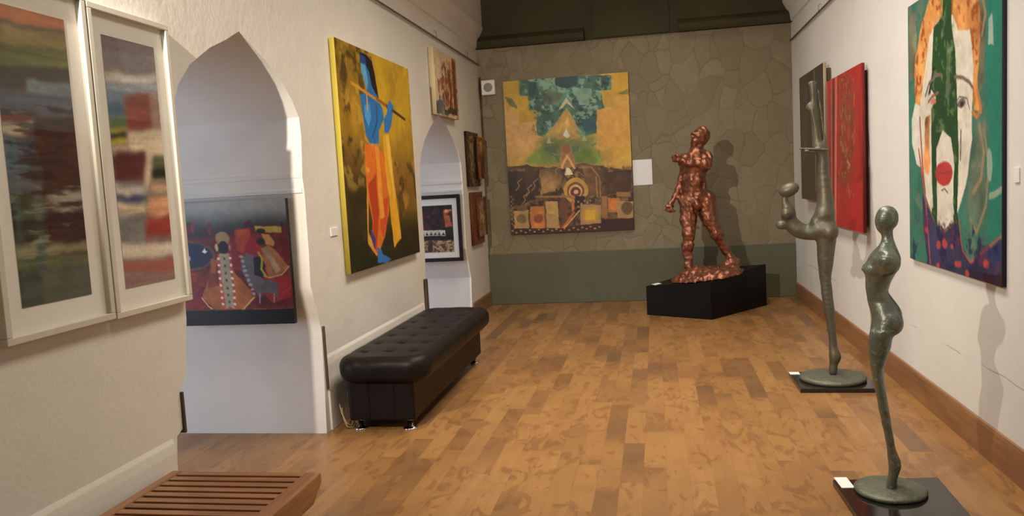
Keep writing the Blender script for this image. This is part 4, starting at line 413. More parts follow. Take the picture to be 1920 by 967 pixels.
def sdf_object(name, fn, lo, hi, h, mat, parent=None):
    n = [int(math.ceil((hi[i]-lo[i])/h))+1 for i in range(3)]
    ax = [np.float32(lo[i])+np.arange(n[i], dtype=np.float32)*np.float32(h) for i in range(3)]
    P = np.meshgrid(*ax, indexing='ij')
    F = fn(P).astype(np.float32)
    S = F < 0
    c = [n[0]-1, n[1]-1, n[2]-1]
    acc = np.zeros((*c, 3), np.float32); cnt = np.zeros(c, np.float32)
    sl = lambda o: tuple(slice(o[i], o[i]+c[i]) for i in range(3))
    corners = [(i, j, k) for i in (0, 1) for j in (0, 1) for k in (0, 1)]
    for a in corners:
        for d in range(3):
            if a[d]: continue
            b = list(a); b[d] = 1
            fa, fb = F[sl(a)], F[sl(b)]
            m = (fa < 0) != (fb < 0)
            t = np.where(m, fa/np.where(m, fa-fb, 1), 0)
            for e in range(3):
                acc[..., e] += np.where(m, a[e]+(t if e == d else 0), 0)
            cnt += m
    act = cnt > 0
    idx = -np.ones(c, np.int64); idx[act] = np.arange(act.sum())
    g = np.argwhere(act)
    V = (g+acc[act]/cnt[act][:, None])*h+np.array(lo)
    quads = []
    for d in range(3):
        e1, e2 = (d+1) % 3, (d+2) % 3
        A = [slice(None)]*3; B = [slice(None)]*3
        A[d] = slice(0, -1); B[d] = slice(1, None)
        sa, sb = S[tuple(A)], S[tuple(B)]
        ch = np.argwhere(sa != sb)
        ok = (ch[:, e1] > 0) & (ch[:, e2] > 0) & (ch[:, e1] < n[e1]-1) & (ch[:, e2] < n[e2]-1)
        ch = ch[ok]; ins = sa[tuple(ch.T)]
        def at(o1, o2):
            q = ch.copy(); q[:, e1] += o1; q[:, e2] += o2
            return idx[tuple(q.T)]
        q = np.stack([at(-1, -1), at(0, -1), at(0, 0), at(-1, 0)], 1)
        q[~ins] = q[~ins][:, ::-1]
        quads.append(q)
    Q = np.concatenate(quads)
    me = bpy.data.meshes.new(name)
    me.vertices.add(len(V)); me.vertices.foreach_set('co', V.astype(np.float32).ravel())
    me.loops.add(len(Q)*4); me.loops.foreach_set('vertex_index', Q.astype(np.int32).ravel())
    me.polygons.add(len(Q)); me.polygons.foreach_set('loop_start', np.arange(0, len(Q)*4, 4, dtype=np.int32))
    me.polygons.foreach_set('use_smooth', np.ones(len(Q), bool))
    me.update(calc_edges=True); me.validate()
    me.materials.append(mat)
    o = bpy.data.objects.new(name, me); COL.objects.link(o)
    if parent is not None: o.parent = parent
    return o

# ------------------------------------------------------------------ painted pictures: a brushed colour grid on a real stretched canvas
def vnoise(w, h, fx, fy, rs):
    gx, gy = int(fx)+2, int(fy)+2
    G = rs.uniform(-1, 1, (gy, gx))
    x = np.linspace(0, fx, w); y = np.linspace(0, fy, h)
    xi = x.astype(int); yi = y.astype(int); tx = x-xi; ty = y-yi
    tx = tx*tx*(3-2*tx); ty = (ty*ty*(3-2*ty))[:, None]
    a = G[yi][:, xi]*(1-tx)+G[yi][:, xi+1]*tx
    b = G[yi+1][:, xi]*(1-tx)+G[yi+1][:, xi+1]*tx
    return a*(1-ty)+b*ty
def fbm(w, h, f, asp, rs, o=4):
    s = 0; a = 1.0; t = 0
    for i in range(o):
        s = s+a*vnoise(w, h, f*2**i, f*asp*2**i, rs); t += a; a *= 0.6
    return s/t*1.6
def blur(a, r, ax):
    p = [(0, 0), (0, 0)]; p[ax] = (r+1, r); c = np.cumsum(np.pad(a, p, mode='edge'), ax); n = a.shape[ax]
    return (np.take(c, range(2*r+1, 2*r+1+n), ax)-np.take(c, range(0, n), ax))/(2*r+1)
def paint(ops, w, h, asp, seed, gain, streak=None, wob=0.006):
    """w x h grid (2x supersampled); ops in unit coordinates, v downwards"""
    rs = np.random.RandomState(seed); W, H = w*2, h*2; sx_ = 1 if streak is None else 1.3
    U, Vv = np.meshgrid((np.arange(W)+0.5)/W, (np.arange(H)+0.5)/H)
    img = np.zeros((H, W, 3)); img[:] = ops[0][1]
    wx = fbm(W, H, 9, asp, rs)*wob; wy = fbm(W, H, 9, asp, rs)*wob/asp
    wx2 = fbm(W, H, 5, asp, rs)*0.03; wy2 = fbm(W, H, 5, asp, rs)*0.03/asp
    for op in ops:
        k, c = op[0], np.array(op[1], float)
        n = op[3] if len(op) > 3 and k != 'L' else 0.0
        if k in 'SM':                                  # soft-edged wash / mottled dabs inside an outline
            q = op[2]; m = np.zeros((H, W), bool)
            for i in range(len(q)):
                (x0, y0), (x1, y1) = q[i-1], q[i]
                if abs(y1-y0) < 1e-9: continue
                m ^= ((y0 > Vv+wy2) != (y1 > Vv+wy2)) & (U+wx2 < (x1-x0)*(Vv+wy2-y0)/(y1-y0)+x0)
            al = m.astype(float); rad = op[3] if k == 'S' else 0.012
            for it in range(2):
                al = blur(al, max(1, int(rad*W*(sx_ if k == 'S' else 1))), 1); al = blur(al, max(1, int(rad*W)), 0)
            if k == 'S':
                f = fbm(W, H, 6 if streak is None else streak[0], asp*(1 if streak is None else streak[1]), rs)
                col = c*(1+1.5*op[4]*f[..., None])
            else:
                f = fbm(W, H, op[3] if streak is None else op[3]*0.3, asp*(1 if streak is None else 6), rs, 4)
                al = al*np.clip((f-op[4]*0.8)/op[5], 0, 1)*op[6]; col = c
            img = img*(1-al[..., None])+col*al[..., None]
            continue
        if k == 'L':
            m = np.zeros((H, W), bool); hw = op[3]/2
            for (x0, y0), (x1, y1) in zip(op[2], op[2][1:]):
                y0, y1 = y0*asp, y1*asp; dx, dy = x1-x0, y1-y0
                t = np.clip(((U-x0)*dx+(Vv*asp-y0)*dy)/max(dx*dx+dy*dy, 1e-9), 0, 1)
                m |= (U-x0-dx*t)**2+(Vv*asp-y0-dy*t)**2 < hw*hw
        else:
            e = 1.0 if n < 0.09 else 0.0
            X = U+wx+(0 if e else wx2*min(1, n*3)); Y = Vv+wy+(0 if e else wy2*min(1, n*3))
            if k == 'E':
                cx, cy, rx, ry = op[2]; m = ((X-cx)/rx)**2+((Y-cy)/ry)**2 < 1
            else:
                m = np.zeros((H, W), bool); q = op[2]
                for i in range(len(q)):
                    (x0, y0), (x1, y1) = q[i-1], q[i]
                    if abs(y1-y0) < 1e-9: continue
                    m ^= ((y0 > Y) != (y1 > Y)) & (X < (x1-x0)*(Y-y0)/(y1-y0)+x0)
        if not m.any(): continue
        col = c
        if n:
            f = fbm(W, H, (6 if streak is None else streak[0]), asp*(1 if streak is None else streak[1]), rs)
            col = c*(1+1.5*n*f[..., None])*np.array([1, 1, 1])
            img[m] = np.broadcast_to(col, img.shape)[m]
        else: img[m] = col
    img *= (1+0.05*fbm(W, H, 30, asp, rs, 3))[..., None]
    img = img*0.90+0.10*(img@np.array([0.3, 0.59, 0.11]))[..., None]
    img = np.clip(img, 3, 250)/255
    img = img.reshape(h, 2, w, 2, 3).mean((1, 3))
    l = np.where(img <= 0.04045, img/12.92, ((img+0.055)/1.055)**2.4)*gain
    return np.clip(l, 0, 0.9)
def canvas(name, img, w, h, t, side, mat, parent=None, loc=None, rotz=0.0):
    """front faces local -Y, bottom centre at the origin, depth t"""
    ny, nx = img.shape[:2]
    xs = np.linspace(-w/2, w/2, nx); zs = np.linspace(h, 0, ny)
    X, Z = np.meshgrid(xs, zs)
    V = np.stack([X, np.full_like(X, -t), Z], -1).reshape(-1, 3)
    i = np.arange(ny*nx).reshape(ny, nx)
    Q = np.stack([i[:-1, :-1], i[1:, :-1], i[1:, 1:], i[:-1, 1:]], -1).reshape(-1, 4)
    b = len(V)
    E_ = [(-w/2, -t, 0), (w/2, -t, 0), (w/2, -t, h), (-w/2, -t, h), (-w/2, 0, 0), (w/2, 0, 0), (w/2, 0, h), (-w/2, 0, h)]
    V = np.concatenate([V, np.array(E_)])
    sq = np.array([(0, 4, 5, 1), (1, 5, 6, 2), (2, 6, 7, 3), (3, 7, 4, 0), (4, 7, 6, 5)])+b
    Q = np.concatenate([Q, sq])
    me = bpy.data.meshes.new(name)
    me.vertices.add(len(V)); me.vertices.foreach_set('co', V.astype(np.float32).ravel())
    me.loops.add(len(Q)*4); me.loops.foreach_set('vertex_index', Q.astype(np.int32).ravel())
    me.polygons.add(len(Q)); me.polygons.foreach_set('loop_start', np.arange(0, len(Q)*4, 4, dtype=np.int32))
    me.update(calc_edges=True)
    a = me.color_attributes.new('paint', 'FLOAT_COLOR', 'POINT')
    colr = np.ones((len(V), 4), np.float32); colr[:ny*nx, :3] = img.reshape(-1, 3); colr[ny*nx:, :3] = lin(side)
    a.data.foreach_set('color', colr.ravel())
    me.materials.append(mat)
    o = bpy.data.objects.new(name, me); COL.objects.link(o)
    if parent is not None: o.parent = parent
    if loc is not None: o.location = loc
    if rotz: o.rotation_euler = (0, 0, rotz)
    return o

XL, XR, YB, HC = -2.17, 1.65, 10.15, 4.7
RL, RR = math.pi/2, -math.pi/2      # turn a wall picture to face +X / -X

# ------------------------------------------------------------------ the room
bm = box(NB(), -7.0, XR+0.3, -2.3, YB+0.3, -0.2, 0.0); struct('floor', bm, M_FLOOR)
bm = box(NB(), -7.0, XR+0.3, -2.3, YB+0.3, HC, HC+0.2); struct('ceiling', bm, M_CEIL)
# left wall: thick masonry with two pointed arches cut through
arch_one = [(3.13, 0.0), (3.185, 0.40), (3.20, 0.50), (3.245, 0.52), (3.25, 0.68), (3.31, 0.76)] + ARCH1 + [(4.83, 0.66), (4.81, 0.3), (4.79, 0.0)]
arch_two = [(7.16, 0.0), (7.17, 0.46), (7.24, 0.48), (7.24, 0.72)] + ARCH2 + [(9.05, 0.0)]
outline = [(-2.0, 0.0)] + arch_one + arch_two + [(YB+0.1, 0.0), (YB+0.1, HC), (-2.0, HC)]
bm = NB(); n_ = len(outline)
va = [bm.verts.new((XL, *p)) for p in outline]; vb = [bm.verts.new((XL-1.45, *p)) for p in outline]
for tri in tessellate_polygon([[Vector((*p, 0)) for p in outline]]):
    bm.faces.new([va[i] for i in tri]); bm.faces.new([vb[i] for i in reversed(tri)])
for i in range(n_): bm.faces.new((va[i], vb[i], vb[(i+1) % n_], va[(i+1) % n_]))
wl = struct('wall_left', bm, M_WALL, smooth=True); wl.data.set_sharp_from_angle(angle=math.radians(26))
bm = box(NB(), XR, XR+0.25, -2.0, YB+0.1, 0, HC); struct('wall_right', bm, M_WALLR)
bm = box(NB(), XL-0.05, XR+0.05, YB, YB+0.25, 0, HC); struct('wall_back', bm, M_STONE)
bm = box(NB(), -7.0, XR+0.25, -2.25, -2.0, 0, HC); struct('wall_front', bm, M_WALL)
bm = box(NB(), -6.95, -6.75, -2.0, YB+0.1, 0, HC); struct('wall_outer', bm, M_INNER)
bm = box(NB(), -6.75, XL-1.45, YB, YB+0.25, 0, HC); struct('wall_side_room', bm, M_INNER)
# painted dado and dark upper band of the back wall
bm = box(NB(), XL, XR, YB-0.022, YB, 0, 0.655, 0.006); struct('trim_1', bm, M_DADO)
bm = box(NB(), XL, XR, YB-0.03, YB, 3.275, HC); struct('trim_2', bm, M_UPPER)
led = [(YB-0.03, 3.27), (YB-0.10, 3.27), (YB-0.115, 3.30), (YB-0.11, 3.36), (YB-0.07, 3.40), (YB-0.03, 3.425)]
bm = prism(NB(), led, 0, XL, -0.80); struct('trim_3', bm, M_UPPER)
bm = prism(NB(), led, 0, 0.34, XR); struct('trim_4', bm, M_UPPER)
bm = box(NB(), -0.70, 0.24, YB-0.042, YB-0.03, 3.285, HC, 0.006); struct('trim_5', bm, M_UPPER)
# cornices along both side walls
corn = [(0, 3.27), (0.03, 3.285), (0.035, 3.32), (0.045, 3.40), (0.10, 3.50), (0.11, 3.53), (0.10, 3.545), (0.10, HC), (0, HC)]
bm = prism(NB(), [(XL-0.01+a, z) for a, z in corn], 1, -2.0, YB-0.02); struct('trim_6', bm, M_WALL)
bm = prism(NB(), [(XR+0.01-a, z) for a, z in corn], 1, -2.0, YB-0.02); struct('trim_7', bm, M_WALLR)
# plaster plinth course of the left wall
pl = [(XL-0.005, 0), (XL+0.014, 0), (XL+0.012, 0.44), (XL+0.008, 0.48), (XL-0.005, 0.515)]
bm = prism(NB(), pl, 1, -2.0, 3.165, 0.004); struct('trim_8', bm, M_WALL)
bm = prism(NB(), pl, 1, 4.86, 7.13, 0.004); struct('trim_9', bm, M_WALL)
# skirtings
sk = [(0, 0), (-0.018, 0), (-0.018, 0.165), (-0.012, 0.18), (0, 0.183)]
bm = prism(NB(), [(XR+a, z) for a, z in sk], 1, -2.0, YB-0.022); struct('baseboard_right', bm, M_BASEB)
bm = prism(NB(), [(XL-a, z) for a, z in sk], 1, 9.10, YB-0.03); struct('baseboard_left', bm, M_BASEB)
# impost mouldings on the far jambs of the arches
imp = [(0, 0), (-0.016, 0.005), (-0.018, 0.025), (-0.008, 0.04), (-0.008, 0.085), (-0.022, 0.10), (-0.024, 0.125), (0, 0.13)]
bm = prism(NB(), [(4.742+a, 1.565+z) for a, z in imp], 0, XL-1.40, XL-0.012); struct('trim_10', bm, M_WALL)
bm = prism(NB(), [(8.965+a, 1.50+z) for a, z in imp], 0, XL-1.40, XL-0.012); struct('trim_11', bm, M_WALL)
# dark timber corner strips
bm = box(NB(), XL-0.03, XL+0.012, 3.248, 3.262, 0.50, 0.69, 0.002); struct('trim_12', bm, M_DARKW)
bm = box(NB(), XL+0.0, XL+0.016, 4.838, 4.852, 0.28, 0.70, 0.003); struct('trim_13', bm, M_DARKW)
bm = box(NB(), XL-0.03, XL+0.026, 7.165, 7.225, 0.0, 0.71, 0.003); struct('trim_14', bm, M_DARKW)

# picture hanging wires with hooks
def wire(label, x, y0, y1, z, sgn, hooks):
    t = thing('hanging_wire', label, 'picture rail', (x, (y0+y1)/2, z))
    L_ = (y1-y0)/2
    obj('rail', tube(NB(), [(0, -L_, 0), (0, -L_/3, -0.004), (0, L_/3, 0.003), (0, L_, 0)], 0.009), M_WIRE, t, smooth=True)
    for hy in hooks:
        yy = hy-(y0+y1)/2
        obj('hook', tube(NB(), [(-0.012*sgn, yy, 0.075), (0.006*sgn, yy, 0.06), (0.008*sgn, yy, 0.0), (0.0, yy, -0.012)], 0.004, 6), M_WIRE, t, smooth=True)
wire('thin picture rail high along the left wall, above the flute player painting', XL+0.018, -1.9, YB-0.05, 3.08, 1, (3.0, 5.6, 8.1, 9.5))
wire('thin picture rail high along the right wall, above the red painting', XR-0.018, -1.9, YB-0.05, 3.06, -1, (4.9, 7.2, 8.4))

# ------------------------------------------------------------------ pictures
def mk(ops, w, h, px, seed, gain=1.05, **k):
    asp = h/w
    return paint(ops, px, int(px*asp), asp, seed, gain, **k)

tag(canvas('painting', mk(ART_FLUTE, 1.68, 1.63, 190, 1), 1.68, 1.635, 0.038, (190, 172, 70), M_PAINT, None, (XL+0.005, 6.14, 0.985), RL),
    'large yellow painting of a blue-skinned flute player in orange robes on the left wall', 'painting')
tag(canvas('painting', mk(ART_TEMPLE, 1.56, 1.94, 230, 2), 1.565, 1.94, 0.04, (60, 40, 26), M_PAINT, None, (-1.065, YB-0.004, 0.905)),
    'yellow and teal stepped fantasy painting on the dark stone back wall', 'painting')
def stretcher(t, w, h, d):
    bm = NB()
    for x0, x1, z0, z1 in ((-w/2, w/2, 0.05, 0.10), (-w/2, w/2, h-0.10, h-0.05), (-w/2, -w/2+0.05, 0.10, h-0.10), (w/2-0.05, w/2, 0.10, h-0.10)): box(bm, x0, x1, -d, 0, z0, z1)
    obj('stretcher_frame', bm, M_DARKW, t)
t = thing('painting', 'glossy red canvas with gold flecks on the right wall', 'painting', (XR-0.002, 7.30, 1.018), RR)
canvas('canvas_panel', mk(ART_RED, 1.29, 1.31, 110, 3, 1.3), 1.29, 1.315, 0.024, (120, 24, 28), M_PAINTG, t, (0, -0.032, 0))
stretcher(t, 1.15, 1.315, 0.033)
t = thing('painting', 'near-black canvas on the right wall, partly behind the red canvas', 'painting', (XR-0.002, 8.61, 1.22), RR)
canvas('canvas_panel', mk(ART_BLACK, 1.25, 1.30, 80, 4), 1.25, 1.30, 0.028, (176, 164, 140), M_PAINTG, t, (0, -0.045, 0))
stretcher(t, 1.20, 1.30, 0.046)
tag(canvas('painting', mk(ART_FACE, 1.42, 1.60, 190, 5), 1.42, 1.61, 0.020, (40, 46, 44), M_PAINT, None, (XR-0.003, 4.90, 0.925), RR),
    'large teal painting of a white face with orange hair and red mouth', 'painting')
tag(canvas('painting', mk(ART_FOLK, 0.83, 0.79, 170, 6, gain=1.15), 0.83, 0.79, 0.035, (24, 20, 20), M_PAINT, None, (-2.685, 4.70, 0.752)),
    'red and black folk dancers painting inside the near arch', 'painting')

t = thing('painting', 'small cream and rust abstract canvas high above the far arch', 'painting', (XL+0.004, 8.27, 2.29), RL)
canvas('canvas_panel', mk(ART_CITY, 0.95, 0.66, 90, 7), 0.92, 0.66, 0.055, (206, 190, 150), M_PAINT, t)

def framed(label, y_or_x, z, w, h, fw, mw, ops, px, seed, fmat, rot, wallpos, depth=0.035, mat_w=None, streak=None, gain=1.4):
    t = thing('framed_print', label, 'framed picture', wallpos, rot)
    bm = NB()
    for x0, x1, z0, z1 in ((-w/2, w/2, 0, fw), (-w/2, w/2, h-fw, h), (-w/2, -w/2+fw, fw, h-fw), (w/2-fw, w/2, fw, h-fw)):
        box(bm, x0, x1, -depth, 0, z0, z1, 0.003)
    obj('frame', bm, fmat, t)
    obj('mount_board', box(NB(), -w/2+fw-0.003, w/2-fw+0.003, -depth*0.45, -0.004, fw-0.003, h-fw+0.003), M_MAT, t)
    mx, mz0, mz1 = mw
    aw, ah = w-2*fw-2*mx, h-2*fw-mz0-mz1
    a = canvas('art_sheet', paint(ops, px, int(px*ah/aw), ah/aw, seed, gain, streak=streak, wob=0.01), aw, ah, 0.002, (200, 196, 186), M_PAINT, t, (0, -depth*0.45, fw+mz0))
    obj('glass_pane', box(NB(), -w/2+fw-0.004, w/2-fw+0.004, -depth*0.75, -depth*0.75+0.002, fw-0.004, h-fw+0.004), M_GLASS, t)
    return t
framed('tall white framed dark green and brown abstract, leftmost picture on the left wall', 0, 0, 0.545, 1.26, 0.026, (0.074, 0.088, 0.088), ART_STRATA, 90, 11, M_FRAMEW, RL, (XL+0.003, 2.545, 1.105), 0.04, streak=(2, 7), gain=1.1)
framed('tall white framed abstract with red and white bands beside the near arch', 0, 0, 0.53, 1.245, 0.026, (0.068, 0.085, 0.085), ART_BANDS, 90, 12, M_FRAMEW, RL, (XL+0.003, 3.09, 1.10), 0.04, streak=(2, 7), gain=1.15)
framed('black framed collage print hanging inside the far arch', 0, 0, 0.66, 0.765, 0.042, (0.06, 0.065, 0.075), ART_STREET, 80, 13, M_FRAMEB, 0, (-2.53, 8.925, 0.708), 0.035, gain=1.15)

def stagger(label, y, z, W1, H1, dx, dz, W2, H2, o1, o2, sd, seed):
    t = thing('painting', label, 'painting', (XL+0.003, y, z), RL)
    canvas('back_panel', mk(o1, W1, H1, 40, seed), W1, H1, 0.03, sd, M_PAINT, t)
    canvas('front_panel', mk(o2, W2, H2, 40, seed+1), W2, H2, 0.03, sd, M_PAINT, t, (dx, -0.028, dz))
stagger('dark two-panel painting in the left corner by the back wall, upper of two', 9.46, 1.55, 0.60, 0.645, 0.30, 0.09, 0.42, 0.51, ART_UPPER, ART_UPPERP, (50, 34, 24), 21)
stagger('brown two-panel painting in the left corner by the back wall, lower of two', 9.52, 0.85, 0.60, 0.63, 0.14, 0.09, 0.48, 0.48, ART_LOWER, ART_LOWERP, (96, 52, 32), 23)

# ------------------------------------------------------------------ cards, notice, loudspeaker
t = thing('notice_sheet', 'white printed sheet on the stone wall beside the stepped painting', 'notice', (-0.152, YB-0.001, 1.452))
obj('sheet', box(NB(), -0.117, 0.117, -0.004, 0, 0, 0.315, 0.001), M_CARD, t)
t = thing('loudspeaker', 'small white square loudspeaker high in the left corner of the back wall', 'speaker', (-2.035, YB-0.002, 2.69))
obj('housing', box(NB(), -0.088, 0.088, -0.09, 0, 0, 0.186, 0.012, 3), M_WHITEP, t)
bm = lathe(NB(), [(0.0, 0.004), (0.045, 0.003), (0.056, 0.0), (0.058, -0.004)], 40)
o = obj('grille', bm, M_GRILLE, t, (0, -0.0915, 0.093), smooth=True); o.rotation_euler = (math.pi/2, 0, 0)
def card(label, loc, w, d, rz, tilt=0.0):
    bm = box(NB(), -w/2, w/2, -d/2, d/2, 0, 0.0025, 0.0006)
    o = obj('label_card', bm, M_CARD, None, loc); o.rotation_euler = (tilt, 0, rz)
    tag(o, label, 'label'); return o
def wall_card(label, loc, rz, w, h):
    o = obj('label_card', box(NB(), -w/2, w/2, -0.006, 0, 0, h, 0.001), M_CARD, None, loc, rz); tag(o, label, 'label')
wall_card('small blank label on the left wall beside the flute player painting', (XL+0.001, 5.15, 1.268), RL, 0.12, 0.055)
wall_card('small white label on the right wall beside the white face painting', (XR-0.001, 4.075, 1.43), RR, 0.05, 0.07)

# ------------------------------------------------------------------ black tufted bench
sofa = thing('ottoman_bench', 'long black tufted leather bench along the left wall', 'bench', (-1.785, 5.85, 0))
X0, X1, Y0, Y1 = -0.325, 0.325, -1.08, 1.06
cols = (-0.17, 0.0, 0.17); rws = [-0.84+0.28*i for i in range(7)]
def cushion(P):
    r = 0.075
    q = [np.abs(P[0]-(X0+X1)/2)-((X1-X0)/2-r-0.012), np.abs(P[1]-(Y0+Y1)/2)-((Y1-Y0)/2-r-0.012), np.abs(P[2]-0.405)-(0.088-r)]
    rc = 0.08                                   # rounded in plan as well as in section
    qx, qy = q[0]+rc, q[1]+rc
    pl_ = np.sqrt(np.maximum(qx, 0)**2+np.maximum(qy, 0)**2)+np.minimum(np.maximum(qx, qy), 0)-rc
    d = np.sqrt(np.maximum(pl_, 0)**2+np.maximum(q[2], 0)**2)+np.minimum(np.maximum(pl_, q[2]), 0)-r
    for cx in cols:
        for cy in rws:
            rr = (P[0]-cx)**2+(P[1]-cy)**2
            d = d+np.where(P[2] > 0.4, 0.010*np.exp(-rr/(2*0.020**2))+0.0025*np.exp(-rr/(2*0.07**2)), 0)
    for cy in rws:
        d = d+np.where(P[2] > 0.4, 0.0015*np.exp(-((P[1]-cy)/0.014)**2), 0)
    return d+0.0012*lumps(P, 40, 3)
sdf_object('cushion', cushion, (X0-0.03, Y0-0.03, 0.29), (X1+0.03, Y1+0.03, 0.52), 0.013, M_LEATHER, sofa)
bm = box(NB(), -0.245, 0.205, -1.01, 1.0, 0.065, 0.345, 0.02, 3)
body = obj('base', bm, M_LEATHER, sofa)
for sx in (-0.10, 0.07): obj('seam', tube(NB(), [(sx, -1.012, 0.08), (sx, -1.013, 0.33)], 0.003, 6), M_LEATHER, body)
for cx in cols:
    for cy in rws:
        obj('button', lathe(NB(), [(0.0, 0.008), (0.007, 0.006), (0.011, 0.0), (0.009, -0.004)], 12), M_LEATHER, sofa, (cx, cy, 0.476), smooth=True)
for fx in (-0.19, 0.15):
    for fy in (-0.95, 0.93):
        obj('foot', lathe(NB(), [(0.0, 0.0), (0.046, 0.0), (0.048, 0.006), (0.040, 0.012), (0.020, 0.018), (0.016, 0.066), (0.0, 0.066)], 20), M_CHROME, sofa, (fx, fy, 0), smooth=True)

# ------------------------------------------------------------------ slatted wooden bench
bn = thing('slatted_bench', 'slatted teak bench against the left wall in the foreground', 'bench', (-1.775, 2.46, 0))
for y0 in (0,):
    prof = [(-0.62, 0.39), (0.61, 0.39), (0.61, 0.345), (0.52, 0.285), (-0.53, 0.285), (-0.62, 0.33)]
    obj('side_rail', prism(NB(), prof, 0, 0.275, 0.345, 0.006), M_RAIL, bn)
    obj('side_rail', prism(NB(), prof, 0, -0.345, -0.295, 0.006), M_RAIL, bn)
k = 0; y = 0.605
while y > -0.60:
    obj('slat', box(NB(), -0.297, 0.277, y-0.0395, y, 0.362, 0.388, 0.003), M_SLAT, bn); y -= 0.0575
for lx in (-0.32, 0.285):
    for ly in (0.36, -0.40):
        obj('leg', box(NB(), lx-0.028, lx+0.028, ly-0.045, ly+0.045, 0.0, 0.29, 0.005), M_RAIL, bn)
for cy in (0.36, -0.40):
    obj('cross_rail', box(NB(), -0.30, 0.27, cy-0.02, cy+0.02, 0.27, 0.345, 0.003), M_RAIL, bn)

# loose cables lying at the end of the black bench
bm = NB(); rng = random.Random(4)
tube(bm, [(-2.10, 4.90, 0.14), (-2.085, 4.88, 0.07), (-2.06, 4.87, 0.02), (-2.03, 4.90, 0.006), (-2.05, 5.0, 0.006)], 0.004, 6)
tube(bm, [(-2.115, 4.90, 0.16), (-2.09, 4.87, 0.11), (-2.06, 4.86, 0.05), (-2.045, 4.92, 0.006), (-2.08, 5.05, 0.006)], 0.004, 6)
tag(obj('loose_cable', bm, M_CABLE, smooth=True), 'thin pale cables trailing on the floor behind the black bench end', 'cable')

# ------------------------------------------------------------------ bronze standing figure (front right)
def slab(label, pts, z1, loc):
    c = np.mean(np.array(pts), 0)
    o = obj('display_slab', prism(NB(), [(p[0]-c[0], p[1]-c[1]) for p in pts], 2, 0, z1, 0.003), M_GRANITE, None, (c[0], c[1], 0))
    return tag(o, label, 'plinth')
slab('low black granite slab under the armless standing bronze woman', [(0.797, 3.995), (0.815, 3.52), (1.275, 3.53), (1.288, 4.045)], 0.03, None)
slab('low black slab under the high-kicking bronze dancer', [(0.937, 6.19), (0.935, 5.70), (1.46, 5.69), (1.46, 6.20)], 0.03, None)
card('white label card on the slab of the armless standing bronze woman', (0.841, 3.955, 0.0305), 0.06, 0.135, 0.06)
card('white label card on the slab of the bronze dancer', (0.968, 6.14, 0.0305), 0.07, 0.07, 0.0)

fg = thing('bronze_statue', 'slender green bronze woman without arms, standing nearest at right', 'sculpture', (1.02, 3.85, 0.03), -math.atan2(1.02, 3.85))
bm = lathe(NB(), [(0.0, 0.0), (0.150, 0.0), (0.157, 0.006), (0.158, 0.014), (0.152, 0.022), (0.135, 0.027), (0.05, 0.029), (0.0, 0.029)], 56)
for v in bm.verts:
    a = math.atan2(v.co.y, v.co.x); s = 1+0.012*math.sin(3*a+1)+0.008*math.sin(7*a)
    v.co.x *= s; v.co.y *= s
obj('base_disc', bm, M_DISC, fg, smooth=True)
rows = np.array(FIG_ROWS)
RYT = [(0.62, 0.075), (0.70, 0.088), (0.76, 0.102), (0.82, 0.107), (0.87, 0.092), (0.93, 0.066), (0.98, 0.064), (1.04, 0.078), (1.10, 0.105), (1.135, 0.118), (1.165, 0.10), (1.185, 0.055), (1.20, 0.026), (1.22, 0.014), (1.29, 0.012)]
RYL = [(0.03, 0.030), (0.08, 0.024), (0.16, 0.024), (0.22, 0.022), (0.30, 0.027), (0.42, 0.032), (0.52, 0.038), (0.66, 0.050), (0.80, 0.055)]
OFF = [(0.03, 0.016), (0.2, 0.021), (0.42, 0.031), (0.6, 0.040), (0.8, 0.052)]
def ip(z, tab): return np.interp(z, [a for a, b in tab], [b for a, b in tab]).astype(np.float32)
def standing(P):
    u, v, zz = P; z = zz+0.03                          # object origin sits on the slab
    zl = z[0, 0, :]
    l = np.interp(zl, rows[:, 0], rows[:, 1]); r = np.interp(zl, rows[:, 0], rows[:, 2])
    ker = np.array([0, 1, 2, 3, 2, 1, 0.0]); ker /= ker.sum()
    sm = lambda a: np.convolve(np.pad(a, 3, mode='edge'), ker, 'valid')
    cx = sm((l+r)/2)[None, None, :]; rx = sm((r-l)/2)[None, None, :]
    def loft(ry, off, za, zb):
        ry = ry[None, None, :]; off = off[None, None, :] if hasattr(off, 'shape') else off
        k = np.sqrt(((u-cx)/rx)**2+((v-off)/ry)**2)
        d = (k-1)*np.minimum(rx, ry)
        return np.maximum(d, np.maximum(za-z, z-zb))
    torso = loft(ip(zl, RYT), 0.0, 0.70, 1.235)
    o = ip(zl, OFF)
    d = torso
    for s in (-1, 1):
        d = s_min(d, loft(ip(zl, RYL), s*o, 0.055, 0.80), 0.018)
        d = s_min(d, d_ell(P, (-0.060, s*0.050, 1.080-0.03), (0.040, 0.038, 0.038)), 0.012)      # breasts
        d = s_min(d, d_ell(P, (0.012, s*0.050, 0.835-0.03), (0.052, 0.050, 0.056)), 0.012)         # buttocks
        d = s_min(d, d_ell(P, (0.010, s*0.092, 1.112-0.03), (0.044, 0.038, 0.055)), 0.018)         # shoulder stumps
        d = s_min(d, d_ell(P, (-0.097, s*0.052, 1.084-0.03), (0.010, 0.009, 0.009)), 0.008)
    d = s_min(d, d_cap(P, (0.004, 0, 1.15), (0.0, 0, 1.235), 0.017, 0.014), 0.03)
    c, s_ = math.cos(0.25), math.sin(0.25)
    R = ((c, 0, -s_), (0, 1, 0), (s_, 0, c))
    head = d_ell(P, (-0.001, 0, 1.303-0.03), (0.049, 0.043, 0.057), R)
    head = s_min(head, d_ell(P, (-0.012, 0, 1.262-0.03), (0.026, 0.024, 0.024)), 0.02)            # chin
    d = s_min(d, head, 0.012)
    return d+0.0012*lumps(P, 55, 5)
sdf_object('figure', standing, (-0.14, -0.17, 0.015), (0.11, 0.17, 1.36), 0.0058, M_PATINA, fg)

